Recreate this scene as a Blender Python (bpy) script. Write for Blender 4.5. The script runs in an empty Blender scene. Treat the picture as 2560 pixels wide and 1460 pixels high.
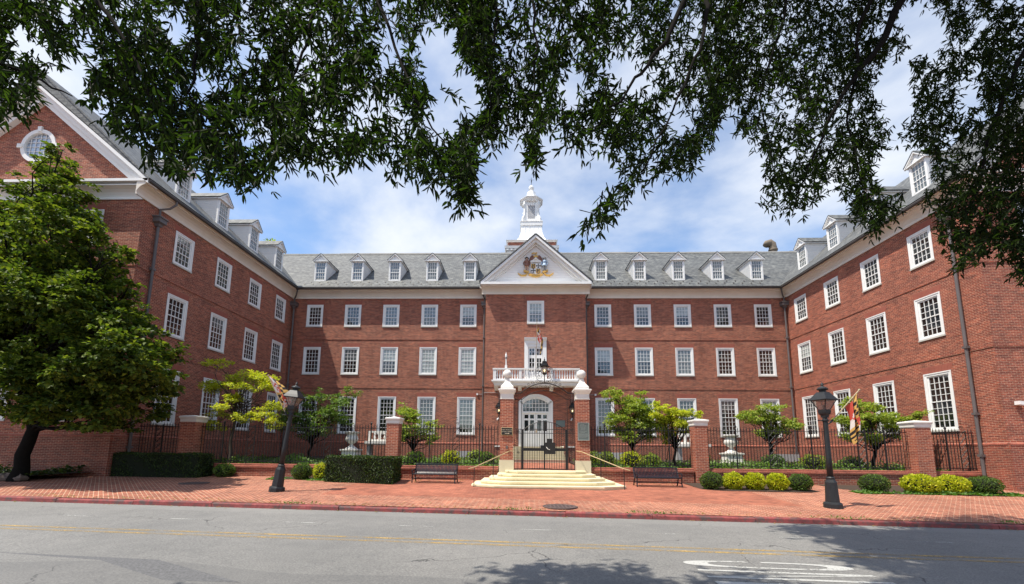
import bpy, math, random
import numpy as np
from mathutils import Vector, Matrix
R = math.radians
random.seed(7)
rng = np.random.default_rng(7)
scene = bpy.context.scene
COL = scene.collection

# ------------------------------------------------------------------ camera
PITCH, ROLL, YAW, FPX = 0.140796, -0.0098014, 0.0324553, 1071.913
cy_, sy_ = math.cos(YAW), math.sin(YAW); cp_, sp_ = math.cos(PITCH), math.sin(PITCH); cr_, sr_ = math.cos(ROLL), math.sin(ROLL)
RM = Matrix(((cy_, -sy_, 0), (sy_, cy_, 0), (0, 0, 1))) @ Matrix(((1, 0, 0), (0, cp_, -sp_), (0, sp_, cp_))) @ Matrix(((cr_, 0, sr_), (0, 1, 0), (-sr_, 0, cr_)))
right, fwd, up = RM.col[0], RM.col[1], RM.col[2]
cam = bpy.data.objects.new('camera', bpy.data.cameras.new('camera')); COL.objects.link(cam)
cam.matrix_world = Matrix(((right.x, up.x, -fwd.x, 0), (right.y, up.y, -fwd.y, 0), (right.z, up.z, -fwd.z, 0), (0, 0, 0, 1)))
cam.data.sensor_width = 36; cam.data.lens = FPX / 2560 * 36
cam.data.shift_x = 0.0052; cam.data.shift_y = 0.09467
cam.data.clip_start = 0.05; cam.data.clip_end = 3000
scene.camera = cam

# ------------------------------------------------------------------ world, sun, exposure
SUN_DIR = Vector((0.434, 0.235, -1.0)).normalized()          # the way the light travels
EL = math.asin(-SUN_DIR.z); AZ = math.atan2(-SUN_DIR.x, -SUN_DIR.y)
world = bpy.data.worlds.new("World"); scene.world = world; world.use_nodes = True
wt = world.node_tree; wt.nodes.clear()
def wn(t, **k):
    n = wt.nodes.new(t)
    for a, b in k.items(): setattr(n, a, b)
    return n
sky = wn('ShaderNodeTexSky', sky_type='NISHITA', sun_disc=False, sun_elevation=EL, sun_rotation=AZ, air_density=1.0, dust_density=0.6, ozone_density=2.0)
tc = wn('ShaderNodeTexCoord'); sep = wn('ShaderNodeSeparateXYZ'); wt.links.new(tc.outputs['Generated'], sep.inputs[0])
def wmath(op, a, b):
    n = wn('ShaderNodeMath', operation=op)
    for i, v in enumerate((a, b)):
        if isinstance(v, (int, float)): n.inputs[i].default_value = v
        else: wt.links.new(v, n.inputs[i])
    return n.outputs[0]
zz = wmath('ADD', wmath('MAXIMUM', sep.outputs['Z'], 0.0), 0.22)
cmb = wn('ShaderNodeCombineXYZ')
wt.links.new(wmath('DIVIDE', sep.outputs['X'], zz), cmb.inputs[0]); wt.links.new(wmath('DIVIDE', sep.outputs['Y'], zz), cmb.inputs[1])
mp = wn('ShaderNodeMapping'); wt.links.new(cmb.outputs[0], mp.inputs[0])
mp.inputs['Location'].default_value = (9.2, 6.6, 0); mp.inputs['Rotation'].default_value = (0, 0, 0.6); mp.inputs['Scale'].default_value = (1.0, 1.05, 1)
nz = wn('ShaderNodeTexNoise'); nz.inputs['Scale'].default_value = 1.15; nz.inputs['Detail'].default_value = 7; nz.inputs['Roughness'].default_value = 0.55; nz.inputs['Distortion'].default_value = 0.15
wt.links.new(mp.outputs[0], nz.inputs['Vector'])
rp = wn('ShaderNodeValToRGB'); rp.color_ramp.elements[0].position = 0.385; rp.color_ramp.elements[1].position = 0.67
rp.color_ramp.interpolation = 'EASE'
wt.links.new(nz.outputs[0], rp.inputs[0])
mix = wn('ShaderNodeMix', data_type='RGBA'); wt.links.new(rp.outputs[0], mix.inputs['Factor'])
hs = wn('ShaderNodeHueSaturation'); hs.inputs['Saturation'].default_value = 1.05; hs.inputs['Value'].default_value = 2.3
wt.links.new(sky.outputs[0], hs.inputs['Color'])
wt.links.new(hs.outputs[0], mix.inputs['A']); mix.inputs['B'].default_value = (9.3, 9.8, 10.6, 1)
bg = wn('ShaderNodeBackground'); bg.inputs['Strength'].default_value = 0.075; wt.links.new(mix.outputs['Result'], bg.inputs['Color'])
wo = wn('ShaderNodeOutputWorld'); wt.links.new(bg.outputs[0], wo.inputs[0])
sl = bpy.data.lights.new('sun', 'SUN'); sl.energy = 5.0; sl.angle = R(0.5); sl.color = (1.0, 0.93, 0.81)
so = bpy.data.objects.new('sun', sl); COL.objects.link(so); so.rotation_euler = SUN_DIR.to_track_quat('-Z', 'Y').to_euler(); so.location = (-12, -8, 40)
scene.view_settings.view_transform = 'Standard'; scene.view_settings.look = 'None'; scene.view_settings.exposure = 0.45; scene.view_settings.gamma = 1
scene.cycles.max_bounces = 6; scene.cycles.diffuse_bounces = 3; scene.cycles.glossy_bounces = 3; scene.cycles.transmission_bounces = 4; scene.cycles.transparent_max_bounces = 8

# ------------------------------------------------------------------ ground heights
CX = 1.035
def kerb_y(x): return 11.25 - 0.037 * x
def road_z(x): return -1.66 - 0.008 * max(-40, min(40, x))
def ground(x, y):
    """height of the pavement between kerb and wall"""
    x = max(-40, min(40, x)); yk = kerb_y(x); zk = road_z(x) + 0.12; zw = -1.27 - 0.0035 * x
    t = min(1.0, max(0.0, (y - yk) / (18.4 - yk))); return zk + (zw - zk) * t
def bed(x, y):
    t = min(1, max(0, (y - 18.6) / 11)); return -0.80 + 0.22 * t

# ------------------------------------------------------------------ object helpers
WL = {}
def tag(o, label=None, cat=None, group=None, kind=None):
    if label: o['label'] = label
    if cat: o['category'] = cat
    if group: o['group'] = group
    if kind: o['kind'] = kind
    return o
def empty(name, loc=(0, 0, 0), label=None, cat=None, group=None):
    o = bpy.data.objects.new(name, None); COL.objects.link(o); o.location = loc; o.empty_display_size = 0.2
    WL[o.name] = Vector(loc); return tag(o, label, cat, group)
def rootloc(o):
    while o.parent: o = o.parent
    return WL.get(o.name, Vector((0, 0, 0)))
def copy_tree(o, parent=None):
    c = o.copy(); COL.objects.link(c)
    if parent: c.parent = parent
    for ch in o.children: copy_tree(ch, c)
    return c

class MB:
    """collects shapes into one mesh; uv = box projection in metres"""
    def __init__(s): s.v = []; s.f = []; s.m = []; s.sm = []; s.mi = 0; s.smooth = False
    def add(s, vs, fs):
        b = len(s.v); s.v += [tuple(p) for p in vs]
        for f in fs: s.f.append([b + i for i in f]); s.m.append(s.mi); s.sm.append(s.smooth)
        return s
    def box(s, x0, x1, y0, y1, z0, z1):
        return s.add([(x0, y0, z0), (x1, y0, z0), (x1, y1, z0), (x0, y1, z0), (x0, y0, z1), (x1, y0, z1), (x1, y1, z1), (x0, y1, z1)],
                     [(0, 3, 2, 1), (4, 5, 6, 7), (0, 1, 5, 4), (1, 2, 6, 5), (2, 3, 7, 6), (3, 0, 4, 7)])
    def quad(s, a, b, c, d): return s.add([a, b, c, d], [(0, 1, 2, 3)])
    def poly(s, pts): return s.add(pts, [tuple(range(len(pts)))])
    def prism(s, pts, off):
        """closed polygon pts (3-D) extruded by vector off"""
        n = len(pts); off = Vector(off); a = [Vector(p) for p in pts]
        nrm = Vector((0, 0, 0))
        for i in range(n): nrm += a[i].cross(a[(i + 1) % n])
        if nrm.dot(off) > 0: a = a[::-1]
        v = a + [p + off for p in a]
        return s.add(v, [tuple(range(n)), tuple(range(2 * n - 1, n - 1, -1))] + [((i + 1) % n, i, n + i, n + (i + 1) % n) for i in range(n)])
    def tube(s, pts, r, n=8, cap=True):
        pts = [Vector(p) for p in pts]; k = len(pts); rs = r if isinstance(r, (list, tuple)) else [r] * k
        vs = []; prev = None
        for i, p in enumerate(pts):
            d = (pts[min(i + 1, k - 1)] - pts[max(i - 1, 0)])
            d = d.normalized() if d.length > 1e-9 else Vector((0, 0, 1))
            if prev is None:
                a = d.orthogonal().normalized()
            else:
                a = prev - d * prev.dot(d); a = a.normalized() if a.length > 1e-6 else d.orthogonal().normalized()
            prev = a; b = d.cross(a)
            for j in range(n):
                t = 2 * math.pi * j / n; vs.append(p + (a * math.cos(t) + b * math.sin(t)) * rs[i])
        fs = [(i * n + j, i * n + (j + 1) % n, (i + 1) * n + (j + 1) % n, (i + 1) * n + j) for i in range(k - 1) for j in range(n)]
        if cap: fs += [tuple(range(n - 1, -1, -1)), tuple(range((k - 1) * n, k * n))]
        return s.add(vs, fs)
    def lathe(s, cx, cy, prof, n=16, rot=0.0):
        """prof: list of (radius, z)"""
        k = len(prof); vs = []
        for r_, z in prof:
            for j in range(n):
                t = 2 * math.pi * j / n + rot; vs.append((cx + r_ * math.cos(t), cy + r_ * math.sin(t), z))
        fs = [(i * n + j, i * n + (j + 1) % n, (i + 1) * n + (j + 1) % n, (i + 1) * n + j) for i in range(k - 1) for j in range(n)]
        fs += [tuple(range(n - 1, -1, -1)), tuple(range((k - 1) * n, k * n))]
        return s.add(vs, fs)
    def sq(s, cx, cy, prof): return s.lathe(cx, cy, [(r_ * math.sqrt(2), z) for r_, z in prof], 4, math.pi / 4)
    def bar(s, a, b, w, h=None):
        a = Vector(a); b = Vector(b); d = (b - a).normalized(); h = h or w
        u = d.cross(Vector((0, 0, 1)))
        u = u.normalized() if u.length > 1e-4 else Vector((1, 0, 0))
        n = u.cross(d); u *= w / 2; n *= h / 2
        return s.add([a - u - n, a + u - n, a + u + n, a - u + n, b - u - n, b + u - n, b + u + n, b - u + n],
                     [(3, 2, 1, 0), (4, 5, 6, 7), (0, 1, 5, 4), (1, 2, 6, 5), (2, 3, 7, 6), (3, 0, 4, 7)])
    def sphere(s, c, r_, n=16, m=10, sz=1.0):
        return s.lathe(c[0], c[1], [(max(1e-4, r_ * math.sin(math.pi * i / m)), c[2] - r_ * sz * math.cos(math.pi * i / m)) for i in range(m + 1)], n)
    def data(s, name, mats, shift=(0, 0, 0)):
        me = bpy.data.meshes.new(name); sh = Vector(shift)
        me.from_pydata([tuple(Vector(p) - sh) for p in s.v], [], s.f)
        for m_ in (mats if isinstance(mats, (list, tuple)) else [mats]): me.materials.append(m_)
        uv = me.uv_layers.new(name='UVMap').data
        V = s.v; li = 0
        for p, f in zip(me.polygons, s.f):
            n = p.normal; ax = max(range(3), key=lambda i: abs(n[i]) + (0.001 if i == 1 else 0))
            for vi in f:
                q = V[vi]; uv[li].uv = (q[0], q[1]) if ax == 2 else (q[1], q[2]) if ax == 0 else (q[0], q[2]); li += 1
        me.polygons.foreach_set('material_index', s.m); me.polygons.foreach_set('use_smooth', s.sm); me.update()
        return me
    def build(s, name, mats, parent=None, label=None):
        me = s.data(name, mats, rootloc(parent) if parent else (0, 0, 0))
        return link(name, me, parent, label)
def link(name, me, parent=None, label=None):
    o = bpy.data.objects.new(name, me); COL.objects.link(o)
    if parent: o.parent = parent
    if label: o['label'] = label
    return o
def structure(name, mb, mats): o = mb.build(name, mats); o['kind'] = 'structure'; return o

# ------------------------------------------------------------------ materials
class NT:
    def __init__(s, name):
        s.m = bpy.data.materials.new(name); s.m.use_nodes = True; s.t = s.m.node_tree; s.t.nodes.clear()
        s.out = s.n('ShaderNodeOutputMaterial'); s.p = s.n('ShaderNodeBsdfPrincipled'); s.l(s.p.outputs[0], s.out.inputs[0])
    def n(s, t, **k):
        x = s.t.nodes.new(t)
        for a, b in k.items(): setattr(x, a, b)
        return x
    def l(s, a, b): s.t.links.new(a, b)
    def uv(s): return s.n('ShaderNodeTexCoord').outputs['UV']
    def obj(s): return s.n('ShaderNodeTexCoord').outputs['Object']
    def noise(s, vec, scale, detail=4, rough=0.55, dist=0):
        x = s.n('ShaderNodeTexNoise'); x.inputs['Scale'].default_value = scale; x.inputs['Detail'].default_value = detail; x.inputs['Roughness'].default_value = rough; x.inputs['Distortion'].default_value = dist
        if vec is not None: s.l(vec, x.inputs['Vector'])
        return x.outputs[0]
    def ramp(s, fac, stops):
        x = s.n('ShaderNodeValToRGB'); e = x.color_ramp.elements
        while len(e) < len(stops): e.new(0.5)
        for i, (p, c) in enumerate(stops):
            e[i].position = p; e[i].color = (c, c, c, 1) if isinstance(c, (int, float)) else (*c, 1)
        s.l(fac, x.inputs[0]); return x.outputs[0]
    def mix(s, fac, a, b, mode='MIX'):
        x = s.n('ShaderNodeMix', data_type='RGBA', blend_type=mode)
        for sock, v in (('Factor', fac), ('A', a), ('B', b)):
            if isinstance(v, (int, float)) and sock == 'Factor': x.inputs[sock].default_value = v
            elif isinstance(v, (tuple, list)): x.inputs[sock].default_value = (*v[:3], 1)
            else: s.l(v, x.inputs[sock])
        return x.outputs['Result']
    def math(s, op, a, b=0.0):
        x = s.n('ShaderNodeMath', operation=op)
        for i, v in enumerate((a, b)):
            if isinstance(v, (int, float)): x.inputs[i].default_value = v
            else: s.l(v, x.inputs[i])
        return x.outputs[0]
    def bump(s, h, strength=0.3, dist=0.01):
        x = s.n('ShaderNodeBump'); x.inputs['Strength'].default_value = strength; x.inputs['Distance'].default_value = dist
        s.l(h, x.inputs['Height']); s.l(x.outputs[0], s.p.inputs['Normal']); return x
    def mapping(s, vec, scale=(1, 1, 1), rot=(0, 0, 0), loc=(0, 0, 0)):
        x = s.n('ShaderNodeMapping'); x.inputs['Scale'].default_value = scale; x.inputs['Rotation'].default_value = rot; x.inputs['Location'].default_value = loc
        s.l(vec, x.inputs[0]); return x.outputs[0]
    def brick(s, vec, c1, c2, mc, w, h, mortar, off=0.5, bias=0.0, smooth=0.1, freq=2):
        x = s.n('ShaderNodeTexBrick'); x.offset = off; x.offset_frequency = freq
        for k, v in (('Color1', c1), ('Color2', c2), ('Mortar', mc)): x.inputs[k].default_value = (*v, 1)
        x.inputs['Scale'].default_value = 1; x.inputs['Mortar Size'].default_value = mortar; x.inputs['Mortar Smooth'].default_value = smooth
        x.inputs['Bias'].default_value = bias; x.inputs['Brick Width'].default_value = w; x.inputs['Row Height'].default_value = h
        s.l(vec, x.inputs['Vector']); return x
    def set(s, **k):
        for a, b in k.items():
            i = s.p.inputs[a.replace('_', ' ')]
            if hasattr(b, 'is_linked') or hasattr(b, 'links'): s.l(b, i)
            else: i.default_value = (*b, 1) if isinstance(b, tuple) and len(b) == 3 else b
        return s.m

def m_brick(name, c1, c2, mc, w=0.215, h=0.0677, mortar=0.0062, rough=0.85, var=0.55, wear=0.25, off=0.5):
    t = NT(name); uv = t.uv(); b = t.brick(uv, c1, c2, mc, w, h, mortar, off)
    n1 = t.noise(t.obj(), 0.55, 5); n2 = t.noise(t.mapping(uv, (4.65, 14.8, 1)), 1.0, 1); n3 = t.noise(t.mapping(uv, (1.6, 7.0, 1)), 1.0, 3, 0.7)
    c = t.mix(var, b.outputs['Color'], t.ramp(n2, [(0.3, (0.30, 0.26, 0.28)), (0.7, (1.0, 0.95, 0.9))]), 'MULTIPLY')
    c = t.mix(wear, c, t.ramp(n1, [(0.35, (0.62, 0.55, 0.55)), (0.65, (1.12, 1.08, 1.05))]), 'MULTIPLY')
    c = t.mix(var, c, t.ramp(n3, [(0.36, (0.55, 0.50, 0.50)), (0.5, (1, 1, 1)), (0.64, (1.40, 1.34, 1.30))]), 'MULTIPLY')
    n4 = t.noise(t.mapping(uv, (0.9, 0.16, 1)), 1.0, 5, 0.65)
    c = t.mix(wear * 1.6, c, t.ramp(n4, [(0.36, (0.60, 0.56, 0.56)), (0.52, (1, 1, 1)), (0.70, (1.14, 1.12, 1.10))]), 'MULTIPLY')
    t.bump(t.math('SUBTRACT', 1.0, b.outputs['Fac']), 0.5, 0.006)
    return t.set(Base_Color=c, Roughness=rough)
M = {}
M['brick'] = m_brick('facade_brick', (0.40, 0.097, 0.051), (0.225, 0.051, 0.034), (0.60, 0.43, 0.30))
M['brick_wall'] = m_brick('garden_wall_brick', (0.32, 0.072, 0.038), (0.19, 0.045, 0.029), (0.48, 0.34, 0.24), var=0.35)
M['brick_pier'] = m_brick('pier_brick', (0.42, 0.105, 0.052), (0.24, 0.052, 0.032), (0.60, 0.42, 0.30), var=0.25)
M['rowlock'] = m_brick('rowlock_brick', (0.42, 0.12, 0.075), (0.34, 0.09, 0.055), (0.40, 0.22, 0.16), w=0.0677, h=0.215, mortar=0.006, off=0.0)
M['lintel'] = m_brick('rubbed_brick', (0.33, 0.098, 0.064), (0.29, 0.084, 0.056), (0.36, 0.14, 0.10), w=0.068, h=0.32, mortar=0.004, off=0.0, var=0.12, wear=0.1)

def m_paint(name, col, rough=0.55, dirt=0.10):
    t = NT(name); n = t.noise(t.obj(), 1.3, 6, 0.6); n2 = t.noise(t.obj(), 16, 4)
    c = t.mix(dirt, col, t.ramp(n, [(0.38, (0.62, 0.60, 0.56)), (0.6, (1, 1, 1))]), 'MULTIPLY')
    t.bump(n2, 0.06, 0.004)
    return t.set(Base_Color=c, Roughness=rough)
M['white'] = m_paint('white_paint', (0.78, 0.78, 0.77))
M['white_stone'] = m_paint('white_stone', (0.74, 0.72, 0.68), 0.75, 0.35)
M['cornice'] = m_paint('bounce_tinted_white', (0.74, 0.68, 0.60), 0.6, 0.18)  # white paint; warm bounce light on the soffit put into its colour
M['sill'] = m_paint('stone_sill', (0.52, 0.50, 0.46), 0.8, 0.3)
M['lead'] = m_paint('white_metal_roof', (0.80, 0.81, 0.81), 0.45, 0.08)
M['limestone'] = m_paint('yellow_limestone', (0.74, 0.65, 0.43), 0.85, 0.35)
M['block'] = m_paint('pale_stone_block', (0.58, 0.52, 0.38), 0.85, 0.3)
M['gold'] = m_paint('gold_paint', (0.62, 0.36, 0.07), 0.4, 0.2)
M['railgold'] = m_paint('brass_rail', (0.46, 0.34, 0.18), 0.4, 0.1)
M['bronze'] = m_paint('bronze_verdigris', (0.12, 0.15, 0.145), 0.5, 0.4)
M['bronze_hi'] = m_paint('bronze_raised', (0.30, 0.34, 0.33), 0.5, 0.3)
M['darkred'] = m_paint('maroon_paint', (0.22, 0.10, 0.07), 0.5, 0.2)
M['blue'] = m_paint('pale_blue_paint', (0.32, 0.44, 0.60), 0.5, 0.1)
M['louvre'] = m_paint('grey_louvre', (0.42, 0.43, 0.45), 0.6, 0.1)
M['stonegrey'] = m_paint('grey_paint', (0.36, 0.36, 0.36), 0.6, 0.2)
M['skin'] = m_paint('pale_pink_paint', (0.55, 0.36, 0.27), 0.6, 0.1)
M['black_plate'] = m_paint('black_sign_plate', (0.012, 0.011, 0.010), 0.4, 0.1)
M['letters'] = m_paint('sign_lettering', (0.62, 0.55, 0.42), 0.5, 0.05)
M['copper'] = m_paint('aged_gutter', (0.055, 0.045, 0.040), 0.55, 0.4)
M['pipe'] = m_paint('aged_downpipe', (0.12, 0.105, 0.105), 0.55, 0.4)
M['rust'] = m_paint('rusty_vent', (0.20, 0.16, 0.12), 0.8, 0.6)
def m_plain(name, col, rough=0.5, metal=0.0, spec=0.35):
    t = NT(name); n = t.noise(t.obj(), 9, 5)
    c = t.mix(0.35, col, t.ramp(n, [(0.35, (0.6, 0.6, 0.6)), (0.65, (1.25, 1.25, 1.25))]), 'MULTIPLY')
    t.bump(n, 0.08, 0.004)
    return t.set(Base_Color=c, Roughness=rough, Metallic=metal, Specular_IOR_Level=spec)
M['iron'] = m_plain('black_iron', (0.012, 0.012, 0.013), 0.45)
M['lamp_iron'] = m_plain('charcoal_iron', (0.019, 0.021, 0.024), 0.5)
M['bench'] = m_plain('black_bench_steel', (0.011, 0.012, 0.018), 0.33, 0.0, 0.4)
M['manhole'] = m_plain('cast_iron_cover', (0.10, 0.07, 0.065), 0.7)
M['stone'] = m_plain('field_stone', (0.16, 0.12, 0.10), 0.9)
M['bark'] = m_plain('tree_bark', (0.050, 0.040, 0.032), 0.95)
M['bark_dark'] = m_plain('dark_bark', (0.011, 0.010, 0.009), 0.95, 0.0, 0.05)
M['wood'] = m_plain('flag_pole_wood', (0.42, 0.34, 0.22), 0.5)
M['soil'] = m_plain('mulch_soil', (0.055, 0.036, 0.025), 1.0)
def m_cloth(name, col):
    t = NT(name); tr = t.n('ShaderNodeBsdfTranslucent'); tr.inputs[0].default_value = (*col, 1); mx = t.n('ShaderNodeMixShader'); mx.inputs[0].default_value = 0.3
    t.set(Base_Color=col, Roughness=0.8); t.l(t.p.outputs[0], mx.inputs[1]); t.l(tr.outputs[0], mx.inputs[2]); t.l(mx.outputs[0], t.out.inputs[0]); return t.m
M['f_black'] = m_cloth('flag_black', (0.02, 0.016, 0.022)); M['f_gold'] = m_cloth('flag_gold', (0.68, 0.42, 0.12)); M['f_red'] = m_cloth('flag_red', (0.62, 0.09, 0.06)); M['f_white'] = m_cloth('flag_white', (0.78, 0.74, 0.72))

# window glass: dark, glossy; 'blind' = a pale blind right behind the pane
def m_glass(name, col, rough=0.03):
    t = NT(name); n = t.noise(t.obj(), 1.7, 2); t.bump(n, 0.09, 0.03)
    n2 = t.noise(t.obj(), 2.3, 3); c = t.mix(0.6, col, t.ramp(n2, [(0.35, (0.5, 0.5, 0.5)), (0.65, (1.3, 1.3, 1.3))]), 'MULTIPLY')
    return t.set(Base_Color=c, Roughness=rough, IOR=1.95)
M['skyglass'] = m_glass('pale_sky_glass', (0.34, 0.44, 0.56)); M['glass'] = m_glass('dark_window_glass', (0.012, 0.014, 0.014)); M['blind'] = m_glass('glass_over_pale_blind', (0.34, 0.38, 0.36)); M['halfblind'] = m_glass('glass_over_grey_blind', (0.12, 0.14, 0.14))  # skyglass: pale sky reflection put into the base colour
def m_lampglass():
    t = NT('lantern_glass'); tr = t.n('ShaderNodeBsdfTransparent'); tr.inputs[0].default_value = (0.82, 0.78, 0.74, 1); mx = t.n('ShaderNodeMixShader'); mx.inputs[0].default_value = 0.35
    t.set(Base_Color=(0.45, 0.38, 0.35), Roughness=0.25); t.l(tr.outputs[0], mx.inputs[1]); t.l(t.p.outputs[0], mx.inputs[2]); t.l(mx.outputs[0], t.out.inputs[0]); return t.m
M['lampglass'] = m_lampglass()
t = NT('lit_bulb'); t.set(Base_Color=(0.9, 0.8, 0.5)); t.p.inputs['Emission Color'].default_value = (1, 0.75, 0.35, 1); t.p.inputs['Emission Strength'].default_value = 4.0; M['bulb'] = t.m

t = NT('slate_roof'); uv = t.uv(); b = t.brick(uv, (0.130, 0.134, 0.134), (0.082, 0.087, 0.090), (0.026, 0.027, 0.028), 0.34, 0.20, 0.010, 0.5, 0.0)
n2 = t.noise(t.mapping(uv, (3.3, 5.0, 1)), 1.0, 1); n3 = t.noise(t.mapping(t.obj(), (0.5, 0.5, 1.5)), 0.9, 6, 0.65)
c = t.mix(0.75, b.outputs['Color'], t.ramp(n2, [(0.30, (0.50, 0.52, 0.54)), (0.5, (1, 1, 0.98)), (0.70, (1.55, 1.53, 1.42))]), 'MULTIPLY')
c = t.mix(0.55, c, t.ramp(n3, [(0.34, (0.62, 0.60, 0.58)), (0.5, (1, 1, 1)), (0.66, (1.28, 1.28, 1.24))]), 'MULTIPLY')
sp = t.n('ShaderNodeSeparateXYZ'); t.l(uv, sp.inputs[0]); saw = t.math('FRACT', t.math('MULTIPLY', sp.outputs[1], 5.0)); t.bump(t.math('ADD', t.math('MULTIPLY', saw, -0.6), t.math('MULTIPLY', n2, 0.9)), 0.55, 0.02)
M['slate'] = t.set(Base_Color=c, Roughness=0.62)
t = NT('white_clapboard'); uv = t.uv(); sp = t.n('ShaderNodeSeparateXYZ'); t.l(uv, sp.inputs[0]); saw = t.math('FRACT', t.math('MULTIPLY', sp.outputs[1], 8.0)); t.bump(saw, 1.0, 0.03)
c = t.mix(1.0, (0.82, 0.83, 0.84), t.ramp(saw, [(0.0, (0.55, 0.55, 0.57)), (0.10, (1, 1, 1))]), 'MULTIPLY'); M['clap'] = t.set(Base_Color=c, Roughness=0.6)

# pavement bricks, laid diagonally and lengthwise
t = NT('pavement_brick'); uv = t.uv()
a = t.brick(t.mapping(uv, rot=(0, 0, R(45))), (0.37, 0.128, 0.072), (0.25, 0.080, 0.048), (0.52, 0.37, 0.26), 0.205, 0.105, 0.0070, 0.5)
b = t.brick(t.mapping(uv, rot=(0, 0, R(-2))), (0.38, 0.125, 0.070), (0.28, 0.086, 0.050), (0.40, 0.21, 0.14), 0.205, 0.105, 0.005, 0.5)
sp = t.n('ShaderNodeSeparateXYZ'); t.l(uv, sp.inputs[0])
zone = t.math('GREATER_THAN', t.math('ADD', sp.outputs[1], t.math('MULTIPLY', sp.outputs[0], 0.037)), 13.25)
cen = t.math('MULTIPLY', zone, t.math('LESS_THAN', t.math('ABSOLUTE', t.math('SUBTRACT', sp.outputs[0], 1.0)), 7.2))
c = t.mix(cen, a.outputs['Color'], b.outputs['Color'])
n1 = t.noise(t.obj(), 0.35, 6, 0.6); n2 = t.noise(t.obj(), 2.2, 5, 0.6); n3 = t.noise(t.mapping(uv, rot=(0, 0, R(45)), scale=(4.9, 9.5, 1)), 1.0, 1)
c = t.mix(0.55, c, t.ramp(n1, [(0.36, (0.66, 0.62, 0.60)), (0.6, (1.14, 1.12, 1.10))]), 'MULTIPLY'); c = t.mix(0.5, c, t.ramp(n3, [(0.3, (0.62, 0.56, 0.54)), (0.7, (1.2, 1.15, 1.1))]), 'MULTIPLY')
c = t.mix(0.65, c, t.ramp(n2, [(0.34, (0.62, 0.60, 0.60)), (0.52, (1.0, 1.0, 1.0)), (0.68, (1.22, 1.20, 1.18))]), 'MULTIPLY')
t.bump(t.math('SUBTRACT', 1.0, a.outputs['Fac']), 0.4, 0.006); M['paving'] = t.set(Base_Color=c, Roughness=0.85)

# asphalt: worn aggregate, cracks, patches, tyre-polished bands, faded double yellow line
t = NT('asphalt'); uv = t.uv(); o = t.obj()
n1 = t.noise(o, 0.25, 5, 0.6); n2 = t.noise(o, 38, 3, 0.7); n3 = t.noise(o, 3.0, 6, 0.65); n4 = t.noise(o, 95, 2, 0.7)
c = t.ramp(n1, [(0.35, (0.150, 0.149, 0.146)), (0.65, (0.195, 0.191, 0.184))])
c = t.mix(0.75, c, t.ramp(n2, [(0.30, (0.45, 0.45, 0.46)), (0.5, (1, 1, 1)), (0.72, (1.55, 1.53, 1.48))]), 'MULTIPLY')
c = t.mix(0.6, c, t.ramp(n4, [(0.3, (0.55, 0.55, 0.55)), (0.7, (1.45, 1.44, 1.4))]), 'MULTIPLY')
c = t.mix(0.35, c, t.ramp(n3, [(0.35, (0.75, 0.75, 0.76)), (0.6, (1.06, 1.06, 1.05))]), 'MULTIPLY')
wv = t.n('ShaderNodeTexVoronoi', feature='DISTANCE_TO_EDGE'); wv.inputs['Scale'].default_value = 0.33
dn = t.n('ShaderNodeTexNoise'); dn.inputs['Scale'].default_value = 1.8; dn.inputs['Detail'].default_value = 5; t.l(o, dn.inputs['Vector'])
vm = t.n('ShaderNodeVectorMath', operation='MULTIPLY_ADD'); t.l(dn.outputs['Color'], vm.inputs[0]); vm.inputs[1].default_value = (0.8, 0.8, 0); t.l(o, vm.inputs[2]); t.l(vm.outputs[0], wv.inputs['Vector'])
crk = t.math('LESS_THAN', wv.outputs['Distance'], 0.0035); crk = t.math('MULTIPLY', crk, t.ramp(t.noise(o, 0.5, 2), [(0.48, 0), (0.56, 1)]))
c = t.mix(t.math('MULTIPLY', crk, 0.75), c, (0.03, 0.03, 0.03))
sp = t.n('ShaderNodeSeparateXYZ'); t.l(o, sp.inputs[0]); lane = t.math('ADD', sp.outputs[1], t.math('MULTIPLY', sp.outputs[0], 0.037))
dark = t.math('LESS_THAN', t.math('ADD', lane, t.math('MULTIPLY', t.noise(t.mapping(o, (0.25, 0.01, 1)), 1.0, 1), 1.2)), 6.55)
c = t.mix(t.math('MULTIPLY', dark, 0.35), c, (0.085, 0.085, 0.087))
gut = t.math('GREATER_THAN', lane, 10.6); c = t.mix(t.math('MULTIPLY', gut, 0.25), c, (0.24, 0.235, 0.22))
t.bump(n2, 0.25, 0.006); M['asphalt'] = t.set(Base_Color=c, Roughness=0.82)
def m_mark(name, col, lo, hi):
    t = NT(name); o = t.obj(); n = t.noise(o, 30, 4, 0.7); n2 = t.noise(o, 2.2, 4, 0.6)
    f = t.ramp(t.math('ADD', t.math('MULTIPLY', n, 0.6), t.math('MULTIPLY', n2, 0.4)), [(lo, 0), (hi, 1)])
    tr = t.n('ShaderNodeBsdfTransparent'); mx = t.n('ShaderNodeMixShader'); t.set(Base_Color=col, Roughness=0.75)
    t.l(f, mx.inputs[0]); t.l(tr.outputs[0], mx.inputs[1]); t.l(t.p.outputs[0], mx.inputs[2]); t.l(mx.outputs[0], t.out.inputs[0]); return t.m
M['yellow'] = m_mark('faded_yellow_line', (0.42, 0.28, 0.09), 0.42, 0.60); M['roadwhite'] = m_mark('worn_white_marking', (0.42, 0.42, 0.40), 0.38, 0.46)
M['white_dash'] = m_mark('faded_white_dash', (0.42, 0.42, 0.40), 0.46, 0.54)
t = NT('red_kerb'); o = t.obj(); n = t.noise(o, 5, 6, 0.7); n2 = t.noise(o, 0.8, 3)
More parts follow.
